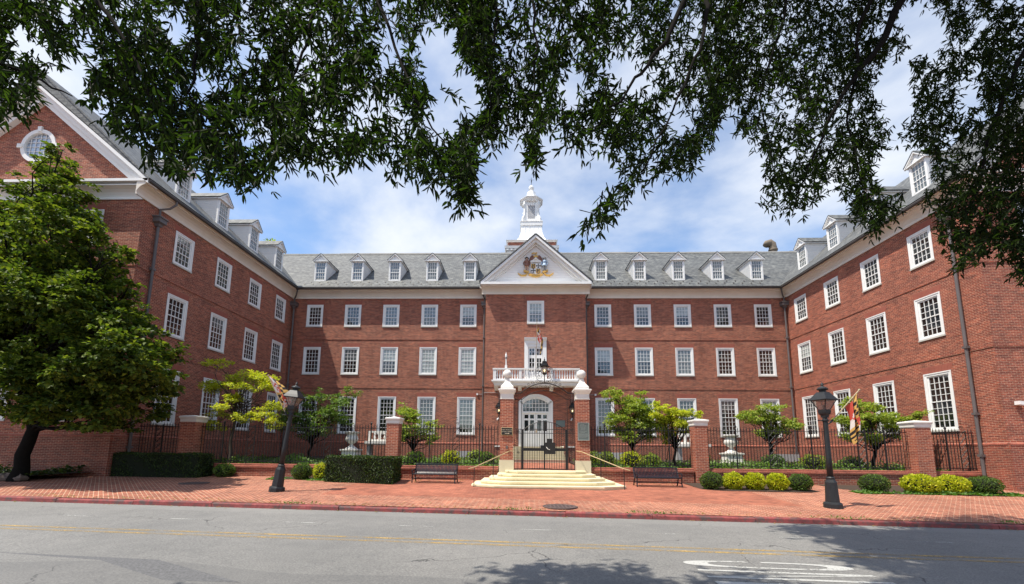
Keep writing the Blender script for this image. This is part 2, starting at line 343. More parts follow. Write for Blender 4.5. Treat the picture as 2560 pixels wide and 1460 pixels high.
c = t.ramp(n, [(0.38, (0.10, 0.062, 0.058)), (0.54, (0.25, 0.048, 0.046)), (0.78, (0.38, 0.115, 0.105))]); c = t.mix(0.4, c, t.ramp(n2, [(0.35, (0.6, 0.6, 0.6)), (0.6, (1.1, 1.1, 1.1))]), 'MULTIPLY'); t.bump(n, 0.4, 0.01); M['kerb'] = t.set(Base_Color=c, Roughness=0.8)

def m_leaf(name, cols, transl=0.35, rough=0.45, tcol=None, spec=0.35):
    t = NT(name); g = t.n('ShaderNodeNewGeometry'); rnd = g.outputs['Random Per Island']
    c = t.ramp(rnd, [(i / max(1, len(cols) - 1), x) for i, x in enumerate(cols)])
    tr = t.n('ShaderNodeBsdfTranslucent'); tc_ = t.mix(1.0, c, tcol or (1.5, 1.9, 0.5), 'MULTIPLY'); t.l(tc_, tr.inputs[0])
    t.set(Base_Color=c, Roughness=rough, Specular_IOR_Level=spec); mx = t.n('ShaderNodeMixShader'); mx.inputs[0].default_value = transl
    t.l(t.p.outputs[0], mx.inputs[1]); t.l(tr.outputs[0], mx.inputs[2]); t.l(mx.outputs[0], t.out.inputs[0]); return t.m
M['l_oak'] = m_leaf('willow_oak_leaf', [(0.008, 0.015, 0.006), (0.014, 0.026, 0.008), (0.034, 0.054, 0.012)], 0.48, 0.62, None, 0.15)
M['l_linden'] = m_leaf('linden_leaf', [(0.030, 0.058, 0.014), (0.070, 0.112, 0.020), (0.20, 0.24, 0.036)], 0.40, 0.5, (1.25, 1.35, 0.45), 0.2)
M['l_yellow'] = m_leaf('yellow_green_leaf', [(0.26, 0.33, 0.028), (0.44, 0.48, 0.04), (0.62, 0.60, 0.06)], 0.45, 0.5, (1.3, 1.35, 0.5))
M['l_green'] = m_leaf('dogwood_leaf', [(0.12, 0.185, 0.03), (0.24, 0.32, 0.045), (0.42, 0.46, 0.08)], 0.40, 0.5, (1.3, 1.4, 0.6))
M['l_dark'] = m_leaf('dark_shrub_leaf', [(0.045, 0.090, 0.022), (0.10, 0.165, 0.032), (0.22, 0.29, 0.055)], 0.3, 0.5)
M['l_gold'] = m_leaf('golden_shrub_leaf', [(0.28, 0.31, 0.014), (0.44, 0.43, 0.018), (0.56, 0.52, 0.03)], 0.35, 0.5)
M['l_box'] = m_leaf('boxwood_leaf', [(0.035, 0.072, 0.012), (0.070, 0.125, 0.018), (0.130, 0.195, 0.028)], 0.30, 0.5)
M['l_hedge'] = m_leaf('hedge_leaf', [(0.012, 0.026, 0.008), (0.030, 0.056, 0.012), (0.080, 0.120, 0.018)], 0.25, 0.45)
M['l_ground'] = m_leaf('ground_cover_leaf', [(0.06, 0.12, 0.03), (0.11, 0.18, 0.045), (0.17, 0.25, 0.06)], 0.3, 0.6)
M['l_litter'] = m_leaf('dry_leaf', [(0.22, 0.14, 0.06), (0.34, 0.22, 0.09), (0.16, 0.16, 0.05)], 0.2, 0.7)
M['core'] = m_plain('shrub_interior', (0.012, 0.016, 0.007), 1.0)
M['grass'] = m_leaf('grass_blade', [(0.05, 0.12, 0.02), (0.09, 0.18, 0.03), (0.14, 0.22, 0.05)], 0.3, 0.6)
# ------------------------------------------------------------------ setting: road, kerb, pavement, beds
mb = MB(); mb.box(-1500, 1500, -1500, 1500, -4.0, -3.0); structure('ground', mb, M['soil'])
mb = MB()
xs = [-200, -80, -40] + list(range(-30, 31, 2)) + [40, 80, 200]
for x0, x1 in zip(xs, xs[1:]):
    mb.quad((x0, -3.0 - 0.037 * x0, road_z(x0)), (x1, -3.0 - 0.037 * x1, road_z(x1)), (x1, kerb_y(x1) + 0.05, road_z(x1)), (x0, kerb_y(x0) + 0.05, road_z(x0)))
structure('road', mb, M['asphalt'])
mb = MB()
for x0, x1 in zip(xs, xs[1:]): mb.quad((x0, -30, road_z(x0) + .13), (x1, -30, road_z(x1) + .13), (x1, -3.0 - 0.037 * x1, road_z(x1) + .13), (x0, -3.0 - 0.037 * x0, road_z(x0) + .13))
structure('far_pavement', mb, M['paving'])
# kerb of separate painted stones, one sheet of the street's edge
mb = MB(); x = -60.0
while x < 60:
    l = random.uniform(1.6, 2.6); g = 0.012; dz = random.uniform(-.012, .008); dy = random.uniform(-.01, .01); x1 = x + l - g
    n = 5; pts = [x + (x1 - x) * i / n for i in range(n + 1)]
    for a, b in zip(pts, pts[1:]):
        P = []
        for q in (a, b):
            y = kerb_y(q) + dy; z = road_z(q)
            P += [(q, y, z - .1), (q, y + .01, z + .09 + dz), (q, y + .03, z + .115 + dz), (q, y + .16, z + .12 + dz), (q, y + .16, z - .1)]
        mb.add(P, [(i, i + 1, i + 6, i + 5) for i in range(4)] + ([(4, 3, 2, 1, 0)] if a == pts[0] else []) + ([(5, 6, 7, 8, 9)] if b == pts[-1] else []))
    x += l
structure('kerb', mb, M['kerb'])
mb = MB(); px_ = [-120, -40] + [-30 + i * 1.0 for i in range(61)] + [40, 120]; ts = [i / 10 for i in range(11)] + [1.12]
V = []
for t_ in ts:
    for x in px_:
        yk = kerb_y(x) + .15; y = yk + (18.4 - yk) * t_
        V.append((x, y, ground(x, y) + 0.012 * math.sin(x * 0.9 + y * 1.7) * (0 if t_ < .15 or t_ > .95 else 1)))
n = len(px_); mb.add(V, [(j * n + i, j * n + i + 1, (j + 1) * n + i + 1, (j + 1) * n + i) for j in range(len(ts) - 1) for i in range(n - 1)])
structure('pavement', mb, M['paving'])
mb = MB()
ys = [18.62, 20, 22, 24, 26, 28, 30]
for a, b in zip(ys, ys[1:]):
    for x0, x1 in ((-16.83, -0.75), (2.82, 18.83)): mb.quad((x0, a, bed(0, a)), (x1, a, bed(0, a)), (x1, b, bed(0, b)), (x0, b, bed(0, b)))
structure('garden_soil', mb, M['soil'])
mb = MB()
mb.quad((-0.75, 18.2, -.83), (2.82, 18.2, -.83), (2.82, 25.1, -.72), (-0.75, 25.1, -.72)); structure('garden_path', mb, M['paving'])
# raised bed in front of the far wing end
mb = MB(); mb.quad((-34, 14.6, -1.12), (-18.6, 15.0, -1.16), (-17.2, 17.4, -1.05), (-34, 17.4, -0.95)); structure('tree_bed_soil', mb, M['soil'])
# front beds under the shrubs
for x0, x1, y0 in ((6.7, 10.9, 16.0), (12.2, 17.6, 15.85), (-10.0, -7.6, 17.3)):
    mb = MB(); k = 8
    for i in range(k):
        a = x0 + (x1 - x0) * i / k; b = x0 + (x1 - x0) * (i + 1) / k; f = lambda q, i_: y0 + (0.25 if i_ in (0, k) else 0)
        mb.quad((a, f(a, i), ground(a, y0) + .016), (b, f(b, i + 1), ground(b, y0) + .016), (b, 18.38, ground(b, 18.38) + .016), (a, 18.38, ground(a, 18.38) + .016))
    structure('planting_bed', mb, M['soil'])
# road markings: sheets 4 mm above the road
def strip(name, x0, x1, off, w, mat, step=1.0):
    mb = MB(); x = x0
    while x < x1 - 1e-6:
        b = min(x1, x + step); y0 = lambda q: off - 0.037 * q
        mb.quad((x, y0(x), road_z(x) + .004), (b, y0(b), road_z(b) + .004), (b, y0(b) + w, road_z(b) + .004), (x, y0(x) + w, road_z(x) + .004)); x = b
    return structure(name, mb, mat)
strip('yellow_line', -60, 60, 8.02, 0.10, M['yellow']); strip('yellow_line', -60, 60, 7.76, 0.10, M['yellow'])
for k in range(-6, 7): strip('parking_mark', k * 2.6, k * 2.6 + 0.75, 9.35, 0.05, M['white_dash'])
# ONLY, long letters read from the lane; letter tops point to +x
def flat(mb, pts): mb.poly([(x, y - 0.037 * x, road_z(x) + .004) for x, y in pts])
mb = MB()
def ellipse_ring(cx, cy, ax, ay, wx, wy, gap):
    n = 48
    for i in range(n):
        a, b = 2 * math.pi * i / n, 2 * math.pi * (i + 1) / n
        if gap[0] < a < gap[1]: continue
        se = lambda t, A, B: (cx + A * math.copysign(abs(math.cos(t)) ** .75, math.cos(t)), cy + B * math.copysign(abs(math.sin(t)) ** .75, math.sin(t)))
        flat(mb, [se(a, ax - wx, ay - wy), se(a, ax, ay), se(b, ax, ay), se(b, ax - wx, ay - wy)])
ellipse_ring(3.72, 7.02, 1.22, 0.20, 0.36, 0.065, (1.50, 1.66))
L0, L1 = 2.55, 4.95
def stroke(a, b, w): flat(mb, [(a[0], a[1] - w / 2), (b[0], b[1] - w / 2), (b[0], b[1] + w / 2), (a[0], a[1] + w / 2)])
stroke((L0, 6.63), (L1, 6.63), .075); stroke((L0, 6.30), (L1, 6.30), .075); flat(mb, [(L1, 6.60), (L1 - .3, 6.60), (L0, 6.33), (L0 + .3, 6.33)])
stroke((L0, 6.05), (L1, 6.05), .08); flat(mb, [(L0, 5.70), (L0 + .35, 5.70), (L0 + .35, 6.01), (L0, 6.01)])
stroke((L0, 5.36), (L0 + 1.2, 5.36), .075); flat(mb, [(L0 + 1.2, 5.33), (L0 + 1.2, 5.40), (L1, 5.60), (L1, 5.52)]); flat(mb, [(L0 + 1.2, 5.33), (L0 + 1.2, 5.40), (L1, 5.24), (L1, 5.16)])
structure('road_marking', mb, M['roadwhite'])
mb = MB()
mb.quad((-12.5, 5.0 + .46, road_z(-9) + .003), (-3.4, 5.2 + .2, road_z(-3.4) + .003), (-5.2, 6.3, road_z(-5.2) + .003), (-13, 6.85, road_z(-12) + .003)); t = NT('asphalt_patch'); nn = t.noise(t.obj(), 36, 3, .7)
t.bump(nn, .25, .006); M['patch'] = t.set(Base_Color=t.mix(.8, (0.105, 0.105, 0.108), t.ramp(nn, [(.3, .45), (.7, 1.55)]), 'MULTIPLY'), Roughness=.85); structure('road_patch', mb, M['patch'])

# ------------------------------------------------------------------ the building
BL = Vector((CX, 30, -0.7))
bld = empty('brick_building', BL, 'large three storey red brick building with slate roof, white dormers and central gabled entrance', 'building')
XL, XR = -16.836, 18.838; YF, YP, YW = 30.0, 29.1, 17.27
HW = 5.35                                       # half width of a wing
ZB, ZT = -1.6, 10.945
FW = {3: 1.162, 2: 1.217, 1: 1.254}; FZ = {3: (8.814, 10.42), 2: (5.282, 7.238), 1: (1.055, 3.638)}
FCOL = [-15.13 + 2.829 * i for i in range(5)] + [5.89 + 2.829 * i for i in range(5)]
LCOL = [19.707 + 2.9 * i for i in range(4)]

def wall_grid(mb, org, u, w, z0, z1, holes, d=0.14):
    """a wall of quads with window openings; org at z=0, u along the wall, outward normal = u x z"""
    u = Vector(u); n = u.cross(Vector((0, 0, 1))); org = Vector(org)
    P = lambda a, z, k=0.0: org + u * a + Vector((0, 0, z)) - n * k
    us = sorted({0, w, *[h[0] for h in holes], *[h[1] for h in holes]}); zs = sorted({z0, z1, *[h[2] for h in holes], *[h[3] for h in holes]})
    for a, b in zip(us, us[1:]):
        for c, e in zip(zs, zs[1:]):
            m, k = (a + b) / 2, (c + e) / 2
            if any(h[0] < m < h[1] and h[2] < k < h[3] for h in holes): continue
            mb.quad(P(a, c), P(b, c), P(b, e), P(a, e))
    for a, b, c, e in holes:
        mb.quad(P(a, c), P(a, c, d), P(b, c, d), P(b, c)); mb.quad(P(a, e), P(b, e), P(b, e, d), P(a, e, d))
        mb.quad(P(a, c), P(a, e), P(a, e, d), P(a, c, d)); mb.quad(P(b, c), P(b, c, d), P(b, e, d), P(b, e))
# main facade (both sides of the portico)
PX0, PX1 = -2.475, 4.535
for x0, x1, cols in ((XL, PX0, FCOL[:5]), (PX1, XR, FCOL[5:])):
    mb = MB(); wall_grid(mb, (x0, YF, 0), (1, 0, 0), x1 - x0, ZB, ZT, [(c - x0 - FW[f] / 2, c - x0 + FW[f] / 2, *FZ[f]) for c in cols for f in FW]); mb.build('wall', M['brick'], bld)
mb = MB(); wall_grid(mb, (XL, YW, 0), (0, 1, 0), YF - YW, ZB, ZT, [(c - YW - FW[f] / 2, c - YW + FW[f] / 2, *FZ[f]) for c in LCOL for f in FW]); mb.build('wall', M['brick'], bld)
mb = MB(); wall_grid(mb, (XR, YF, 0), (0, -1, 0), YF - YW, ZB, ZT, [(YF - c - FW[f] / 2, YF - c + FW[f] / 2, *FZ[f]) for c in LCOL for f in FW]); mb.build('wall', M['brick'], bld)
OCZ, OCR = 13.6, 0.74
RS = 0.93                                       # pitch of the wing slates, a little over the rake's
WS = 0.834                                      # wing roof slope
EZ = 11.50                                      # eave height
WC = {-1: XL - HW, 1: XR + HW}                  # wing centre lines
FRONT = {}
for s in (-1, 1):
    c = WC[s]; x0 = c - HW; apx = EZ + WS * (HW + .3)
    cols = [c - 3.0, c, c + 3.0]; FRONT[s] = cols
    mb = MB(); wall_grid(mb, (x0, YW, 0), (1, 0, 0), 2 * HW, ZB, ZT, [(q - x0 - FW[f] / 2, q - x0 + FW[f] / 2, *FZ[f]) for q in cols for f in FW])
    # gable triangle with a round opening: a fan of quads from the circle out to the outline
    k = 48; ring = [(c + OCR * math.cos(2 * math.pi * i / k), OCZ + OCR * math.sin(2 * math.pi * i / k)) for i in range(k)]
    def out(i):
        a = 2 * math.pi * i / k; dx, dz = math.cos(a), math.sin(a); ts_ = []
        if dz < -1e-6: ts_.append((ZT - OCZ) / dz)
        for sg in (-1, 1):                       # rake: z - OCZ = (apx - OCZ) - WS*|x|
            den = dz + WS * sg * dx
            if den > 1e-6: ts_.append((apx - OCZ) / den)
        if abs(dx) > 1e-6: ts_.append(HW / abs(dx))
        t_ = min(ts_); return (c + dx * t_, OCZ + dz * t_)
    og = [out(i) for i in range(k)]
    corners = [(c - HW, ZT), (c + HW, ZT)]
    for i in range(k):
        j = (i + 1) % k; mb.quad((ring[i][0], YW, ring[i][1]), (ring[j][0], YW, ring[j][1]), (og[j][0], YW, og[j][1]), (og[i][0], YW, og[i][1]))
        mb.quad((ring[i][0], YW, ring[i][1]), (ring[i][0], YW + .14, ring[i][1]), (ring[j][0], YW + .14, ring[j][1]), (ring[j][0], YW, ring[j][1]))
    mb.build('wall', M['brick'], bld)
    # far side wall, out of sight from the street
    mb = MB(); xo = c + s * HW; mb.quad((xo, YW, ZB), (xo, 42, ZB), (xo, 42, ZT), (xo, YW, ZT)); mb.build('wall', M['brick'], bld)
# portico: front and returns
DOOR = (-0.115, 2.205, 0.18, 3.79); BD = (0.28, 1.768, 4.6, 7.52)
mb = MB(); wall_grid(mb, (PX0, YP, 0), (1, 0, 0), PX1 - PX0, ZB, ZT, [(a[0] - PX0, a[1] - PX0, a[2], a[3]) for a in (DOOR, BD, (1.033 - .58, 1.033 + .58, 8.775, 10.388))], .3)
mb.quad((PX0, YF, ZB), (PX0, YP, ZB), (PX0, YP, ZT), (PX0, YF, ZT)); mb.quad((PX1, YP, ZB), (PX1, YF, ZB), (PX1, YF, ZT), (PX1, YP, ZT)); mb.build('portico_wall', M['brick'], bld)
# segmental brick arch filling the corners above the entrance frame
def arc(x0, x1, zs, zc, n=16):
    w = (x1 - x0) / 2; h = zc - zs; r = (w * w + h * h) / (2 * h); a0 = math.asin(w / r)
    return [((x0 + x1) / 2 + r * math.sin(-a0 + 2 * a0 * i / n), zc - r + r * math.cos(-a0 + 2 * a0 * i / n)) for i in range(n + 1)]
mb = MB(); A = arc(DOOR[0], DOOR[1], 3.27, 3.785)
for (xa, za), (xb, zb) in zip(A, A[1:]): mb.add([(xa, YP, za), (xb, YP, zb), (xb, YP, 3.79), (xa, YP, 3.79), (xa, YP + .3, za), (xb, YP + .3, zb)], [(0, 1, 2, 3), (0, 4, 5, 1)])
mb.build('arch_spandrel', M['brick'], bld)
mb = MB(); A = arc(DOOR[0], DOOR[1], 3.27, 3.785); B = arc(DOOR[0] - .12, DOOR[1] + .12, 3.52, 4.1)
for i in range(16): mb.add([(A[i][0], YP - .004, A[i][1]), (A[i + 1][0], YP - .004, A[i + 1][1]), (B[i + 1][0], YP - .004, B[i + 1][1]), (B[i][0], YP - .004, B[i][1])], [(0, 1, 2, 3)])
mb.build('brick_arch', M['lintel'], bld)

# belt courses (with a sawtooth course under a shadow gap) and water table
def belt(z, name):
    segs = [((XL, YF), (PX0, YF)), ((PX0, YP), (PX1, YP)) if z < 7 else None, ((PX1, YF), (XR, YF)), ((XL, YW), (XL, YF)), ((XR, YF), (XR, YW)), ((XL - 2 * HW, YW), (XL, YW)), ((XR, YW), (XR + 2 * HW, YW))]
    for sg in segs:
        if not sg: continue
        (ax, ay), (bx, by) = sg; u = Vector((bx - ax, by - ay, 0)); L = u.length; u.normalize(); n = u.cross(Vector((0, 0, 1))); o = Vector((ax, ay, 0))
        holes = []
        if z < 7 and ay == YP and by == YP: holes = []
        mb = MB(); P = lambda a, k, zz_: o + u * a + n * k + Vector((0, 0, zz_))
        mb.prism([P(0, .0, z), P(0, .028, z), P(0, .028, z + .07), P(0, .012, z + .075), P(0, .012, z + .26), P(0, 0, z + .262)], u * L)
        mb.build(name, M['brick'], bld)
belt(7.80, 'belt_course'); belt(4.26, 'belt_course')
for (ax, ay), (bx, by) in (((XL, YF), (PX0, YF)), ((PX1, YF), (XR, YF)), ((XL, YW), (XL, YF)), ((XR, YF), (XR, YW)), ((XL - 2 * HW, YW), (XL, YW)), ((XR, YW), (XR + 2 * HW, YW)), ((PX0, YP), (-.35, YP)), ((2.45, YP), (PX1, YP))):
    u = Vector((bx - ax, by - ay, 0)); L = u.length; u.normalize(); n = u.cross(Vector((0, 0, 1))); o = Vector((ax, ay, 0)); P = lambda a, k, zz_: o + u * a + n * k + Vector((0, 0, zz_))
    mb = MB(); mb.prism([P(0, 0, .36), P(0, .06, .36), P(0, .06, .42), P(0, 0, .47)], u * L); mb.build('water_table', M['rowlock'], bld)
    mb = MB(); mb.prism([P(0, 0, -1.6), P(0, .045, -1.6), P(0, .045, .36), P(0, 0, .36)], u * L); mb.build('base_wall', M['brick_wall'], bld)

# windows ---------------------------------------------------------
def window_parts(w, h, up_rows, lo_rows, lint=True, cas=0.115, st=0.062, cols=4, recess=0.025):
    """local: x across, outward -y, z up from the opening's foot"""
    W2 = w / 2; d = {}
    mb = MB(); y0, y1 = -.012, .10
    mb.box(-W2, -W2 + cas, y0, y1, 0, h); mb.box(W2 - cas, W2, y0, y1, 0, h); mb.box(-W2 + cas, W2 - cas, y0, y1, h - cas, h); mb.box(-W2 + cas, W2 - cas, y0, y1, 0, cas * .55)
    mb.box(-W2 - .018, -W2 + .03, y0 - .02, y0 - .001, -.0, h + .018); mb.box(W2 - .03, W2 + .018, y0 - .02, y0 - .001, 0, h + .018); mb.box(-W2 + .031, W2 - .031, y0 - .02, y0 - .001, h - .03, h + .018)
    d['window'] = mb
    gx0, gx1, gz0, gz1 = -W2 + cas, W2 - cas, cas * .55, h - cas
    mb = MB(); ya, yb = recess, recess + .035
    tot = up_rows + lo_rows; mid = gz0 + (gz1 - gz0) * (lo_rows + .12) / (tot + .12)
    mb.box(gx0, gx0 + st, ya, yb, gz0, gz1); mb.box(gx1 - st, gx1, ya, yb, gz0, gz1); ix0, ix1 = gx0 + st, gx1 - st
    mb.box(ix0, ix1, ya, yb, gz1 - st, gz1); mb.box(ix0, ix1, ya, yb, gz0, gz0 + st * 1.1); mb.box(ix0, ix1, ya - .012, yb, mid - .022, mid + .022)
    mw = .021
    for i in range(1, cols):
        x = ix0 + (ix1 - ix0) * i / cols; mb.box(x - mw / 2, x + mw / 2, ya + .004, yb, gz0 + st * 1.1, mid - .022); mb.box(x - mw / 2, x + mw / 2, ya + .004, yb, mid + .022, gz1 - st)
    for a, b, r_ in ((gz0 + st * 1.1, mid - .022, lo_rows), (mid + .022, gz1 - st, up_rows)):
        for i in range(1, r_):
            z = a + (b - a) * i / r_; mb.box(ix0, ix1, ya + .007, yb, z - mw / 2, z + mw / 2)
    d['sash'] = mb; d['mid'] = mid; d['g'] = (ix0, ix1, gz0, gz1, yb - .006)
    if lint:
        mb = MB(); mb.box(-W2 - .03, W2 + .03, -.055, .10, -.075, -.002); d['sill'] = mb
        mb = MB(); s1, s2 = W2 + .03, W2 + .13; mb.prism([(-s1, -.005, h + .02), (s1, -.005, h + .02), (s2, -.005, h + .33), (-s2, -.005, h + .33)], (0, .02, 0)); d['lintel'] = mb
    return d
def pane_mb(d, frac):
    """glass of both sashes; the top share frac has a pale blind right behind"""
    x0, x1, z0, z1, y = d['g']; mb = MB(); cut = z1 - (z1 - z0) * frac
    if frac < 1: mb.mi = 0; mb.quad((x0, y, z0), (x1, y, z0), (x1, y, cut), (x0, y, cut))
    if frac > 0: mb.mi = 1; mb.quad((x0, y, cut), (x1, y, cut), (x1, y, z1), (x0, y, z1))
    return mb
WD = {}
for f, (a, b) in ((3, (3, 2)), (2, (3, 3)), (1, (4, 4))):
    d = window_parts(FW[f], FZ[f][1] - FZ[f][0], a, b)
    WD[f] = {k: d[k].data(k, M['lintel'] if k == 'lintel' else M['sill'] if k == 'sill' else M['white']) for k in ('window', 'sash', 'sill', 'lintel')}
    for fr in (0, 30, 50, 75, 100):
        for bm in ('blind', 'halfblind'): WD[f]['pane', fr, bm] = pane_mb(d, fr / 100).data('pane', [M['glass'], M[bm]])
def place_window(parent, f, pos, rz, fr=0, bm='blind', dd=None):
    D = dd or WD[f]; w = link('window', D['window'], parent); w.location = Vector(pos) - rootloc(parent); w.rotation_euler = (0, 0, rz)
    for k in ('sash', 'sill', 'lintel'):
        if k in D: link(k, D[k], w)
    link('pane', D['pane', fr, bm], w); return w
# how far the blinds are drawn, read floor by floor
BF = {(0, 3): (0, 'blind'), (1, 3): (0, 'blind'), (2, 3): (100, 'halfblind'), (3, 3): (100, 'halfblind'), (4, 3): (50, 'blind'), (5, 3): (0, 'blind'), (6, 3): (50, 'halfblind'), (7, 3): (50, 'blind'), (8, 3): (0, 'blind'), (9, 3): (0, 'blind'),
      (0, 2): (0, 'blind'), (1, 2): (50, 'halfblind'), (2, 2): (50, 'blind'), (3, 2): (100, 'blind'), (4, 2): (100, 'blind'), (5, 2): (50, 'blind'), (6, 2): (50, 'halfblind'), (7, 2): (100, 'halfblind'), (8, 2): (0, 'blind'), (9, 2): (0, 'halfblind'),
      (0, 1): (0, 'blind'), (1, 1): (0, 'blind'), (2, 1): (0, 'blind'), (3, 1): (0, 'blind'), (4, 1): (75, 'halfblind'), (5, 1): (0, 'blind'), (6, 1): (0, 'blind'), (7, 1): (0, 'blind'), (8, 1): (30, 'halfblind'), (9, 1): (50, 'blind')}
for i, c in enumerate(FCOL):
    for f in (3, 2, 1): place_window(bld, f, (c, YF, FZ[f][0]), 0, *BF[i, f])
for i, c in enumerate(LCOL):
    for f in (3, 2, 1):
        place_window(bld, f, (XL, c, FZ[f][0]), R(90), 0 if (i + f) % 3 else 30, 'halfblind'); place_window(bld, f, (XR, c, FZ[f][0]), R(-90), 50 if (i, f) == (3, 2) else 0, 'blind')
for s in (-1, 1):
    for q in FRONT[s]:
        for f in (3, 2, 1): place_window(bld, f, (q, YW, FZ[f][0]), 0)
dp = window_parts(1.16, 1.613, 3, 2); DP = {k: dp[k].data(k, M['sill'] if k == 'sill' else M['lintel'] if k == 'lintel' else M['white']) for k in ('window', 'sash', 'sill', 'lintel')}
DP['pane', 50, 'blind'] = pane_mb(dp, .5).data('pane', [M['halfblind'], M['blind']]); place_window(bld, 3, (1.033, YP, 8.775), 0, 50, 'blind', DP)
# round gable windows with four keystones
def oculus(s):
    c = WC[s]; mb = MB(); k = 40; r0, r1 = .66, .83
    ringp = lambda r_, y: [(c + r_ * math.cos(2 * math.pi * i / k), y, OCZ + r_ * math.sin(2 * math.pi * i / k)) for i in range(k)]
    a, b, e, g = ringp(r1, YW - .05), ringp(r0, YW - .05), ringp(r0, YW + .1), ringp(r1, YW + .02); v = a + b + e + g
    mb.add(v, [(i, (i + 1) % k, k + (i + 1) % k, k + i) for i in range(k)] + [(k + i, k + (i + 1) % k, 2 * k + (i + 1) % k, 2 * k + i) for i in range(k)] + [(3 * k + i, 3 * k + (i + 1) % k, (i + 1) % k, i) for i in range(k)])
    for i in range(4):
        t_ = i * math.pi / 2; ux, uz = math.cos(t_), math.sin(t_); q = lambda r_, w_, y: (c + ux * r_ - uz * w_, y, OCZ + uz * r_ + ux * w_)
        mb.prism([q(.70, -.08, YW - .09), q(.95, -.10, YW - .09), q(.95, .10, YW - .09), q(.70, .08, YW - .09)], (0, .08, 0))
    w = mb.build('round_window', M['white'], bld)
    mb = MB(); mb.poly([(p[0], YW + .07, p[2]) for p in ringp(.68, 0)]); mb.build('pane', M['skyglass'], w)
    mb = MB()
    for i in range(-2, 3):
        x = i * .225; hh = math.sqrt(max(.0, .67 ** 2 - x * x)); mb.box(c + x - .010, c + x + .010, YW + .035, YW + .062, OCZ - hh, OCZ + hh); mb.box(c - hh, c + hh, YW + .04, YW + .064, OCZ + x - .010, OCZ + x + .010)
    mb.build('muntin', M['white'], w)
for s in (-1, 1): oculus(s)

# cornices, gutters, roofs ----------------------------------------
CP = [(0, 10.90), (.06, 10.90), (.06, 10.98), (.03, 11.0), (.035, 11.04), (.06, 11.10), (.12, 11.20), (.22, 11.29), (.34, 11.35), (.40, 11.37), (.40, 11.42), (.47, 11.45), (.47, 11.49), (0, 11.52)]
def sweep(mb, o, u, L, prof):
    u = Vector(u); n = u.cross(Vector((0, 0, 1))); o = Vector(o); mb.prism([o + n * k + Vector((0, 0, z)) for k, z in prof], u * L)
runs = [((XL, YF, 0), (1, 0, 0), PX0 - XL), ((PX1, YF, 0), (1, 0, 0), XR - PX1), ((XL, YW - .47, 0), (0, 1, 0), YF - YW + .47), ((XR, YF, 0), (0, -1, 0), YF - YW + .47)]
for o, u, L in runs:
    mb = MB(); sweep(mb, o, u, L, CP); mb.build('cornice', M['cornice'], bld)
GP = [(.475, 11.47), (.475, 11.545), (.51, 11.565), (.60, 11.565), (.615, 11.52), (.60, 11.46), (.555, 11.43), (.51, 11.44)]
for o, u, L in runs:
    mb = MB(); sweep(mb, o, u, L, GP); mb.build('gutter', M['copper'], bld)
for s in (-1, 1):                                # cornice across the wing ends, and raking cornices
    c = WC[s]; mb = MB(); sweep(mb, (c - HW, YW, 0), (1, 0, 0), 2 * HW, [(k, z) for k, z in CP if k < .46] + []); mb.build('cornice', M['white'], bld)
    mb = MB(); mb.box(c - HW - .5, c + HW + .5, YW - .50, YW - .02, 11.50, 11.62); mb.build('cornice_cap', M['white'], bld)
    apz = EZ + WS * (HW + .52)
    for sg in (-1, 1):
        a = Vector((c + sg * (HW + .52), 0, 11.60)); b = Vector((c, 0, apz + .10)); d = (b - a)
        for k, (dy0, dy1, t0, t1) in enumerate(((-.50, .0, -.17, .0), (-.34, -.0, -.40, -.172), (-.22, .0, -.62, -.402))):
            mb = MB(); P = lambda p, y, t_: (p.x, YW + y, p.z + t_)
            bb = b; aa = a + d * (.0 if k == 0 else .055 if k == 1 else .12)
            mb.prism([P(aa, dy0, t0 * 1.25), P(bb, dy0, t0 * 1.25), P(bb, dy0, t1 * 1.25), P(aa, dy0, t1 * 1.25)], (0, dy1 - dy0, 0)); mb.build('raking_cornice', M['white'], bld)
    mb = MB(); ea = .56                          # wing roof: two slopes
    zr = EZ + .06 + RS * (HW + ea); ex = HW + ea
    for sg in (-1, 1):
        q = [(c + sg * ex, YW - .53, EZ + .06), (c, YW - .53, zr), (c, 46, zr), (c + sg * ex, 46, EZ + .06)]
        n_ = Vector((sg * RS, 0, 1)).normalized() * .07
        mb2 = MB(); mb2.prism([(c + sg * ex, YW - .50, EZ + .05), (c, YW - .50, EZ + .05 + WS * (HW + ea) - .05), (c, YW - .50, zr - .005)], (0, .1, 0)); mb2.build('verge', M['slate'], bld)
        mb2 = MB(); mb2.prism(q, tuple(n_)); r_ = mb2.build('roof', M['slate'], bld)
MS = .8828; MRY, MRZ = 35.70, 17.0
mb = MB(); mb.prism([(XL - HW, 29.42, 11.535), (XR + HW, 29.42, 11.535), (XR + HW, MRY, MRZ), (XL - HW, MRY, MRZ)], tuple(Vector((0, -MS, 1)).normalized() * .07)); roof = mb.build('roof', M['slate'], bld)
mb = MB(); mb.prism([(XL - HW, 42.0, 11.535), (XR + HW, 42.0, 11.535), (XR + HW, MRY, MRZ), (XL - HW, MRY, MRZ)], tuple(Vector((0, MS, 1)).normalized() * .07)); mb.build('roof', M['slate'], bld)
mb = MB(); mb.quad((XL - HW, 41.4, ZB), (XL - HW, 41.4, 11.6), (XR + HW, 41.4, 11.6), (XR + HW, 41.4, ZB)); mb.build('wall', M['brick'], bld)
mb = MB(); x = XL - HW
while x < XR + HW:
    l = random.uniform(1.6, 3.2); dz = random.uniform(-.02, .02); mb.box(x, min(XR + HW, x + l - .02), MRY - .13, MRY + .13, MRZ + .02, MRZ + .13 + dz); x += l
mb.build('roof_ridge', M['sill'], bld)
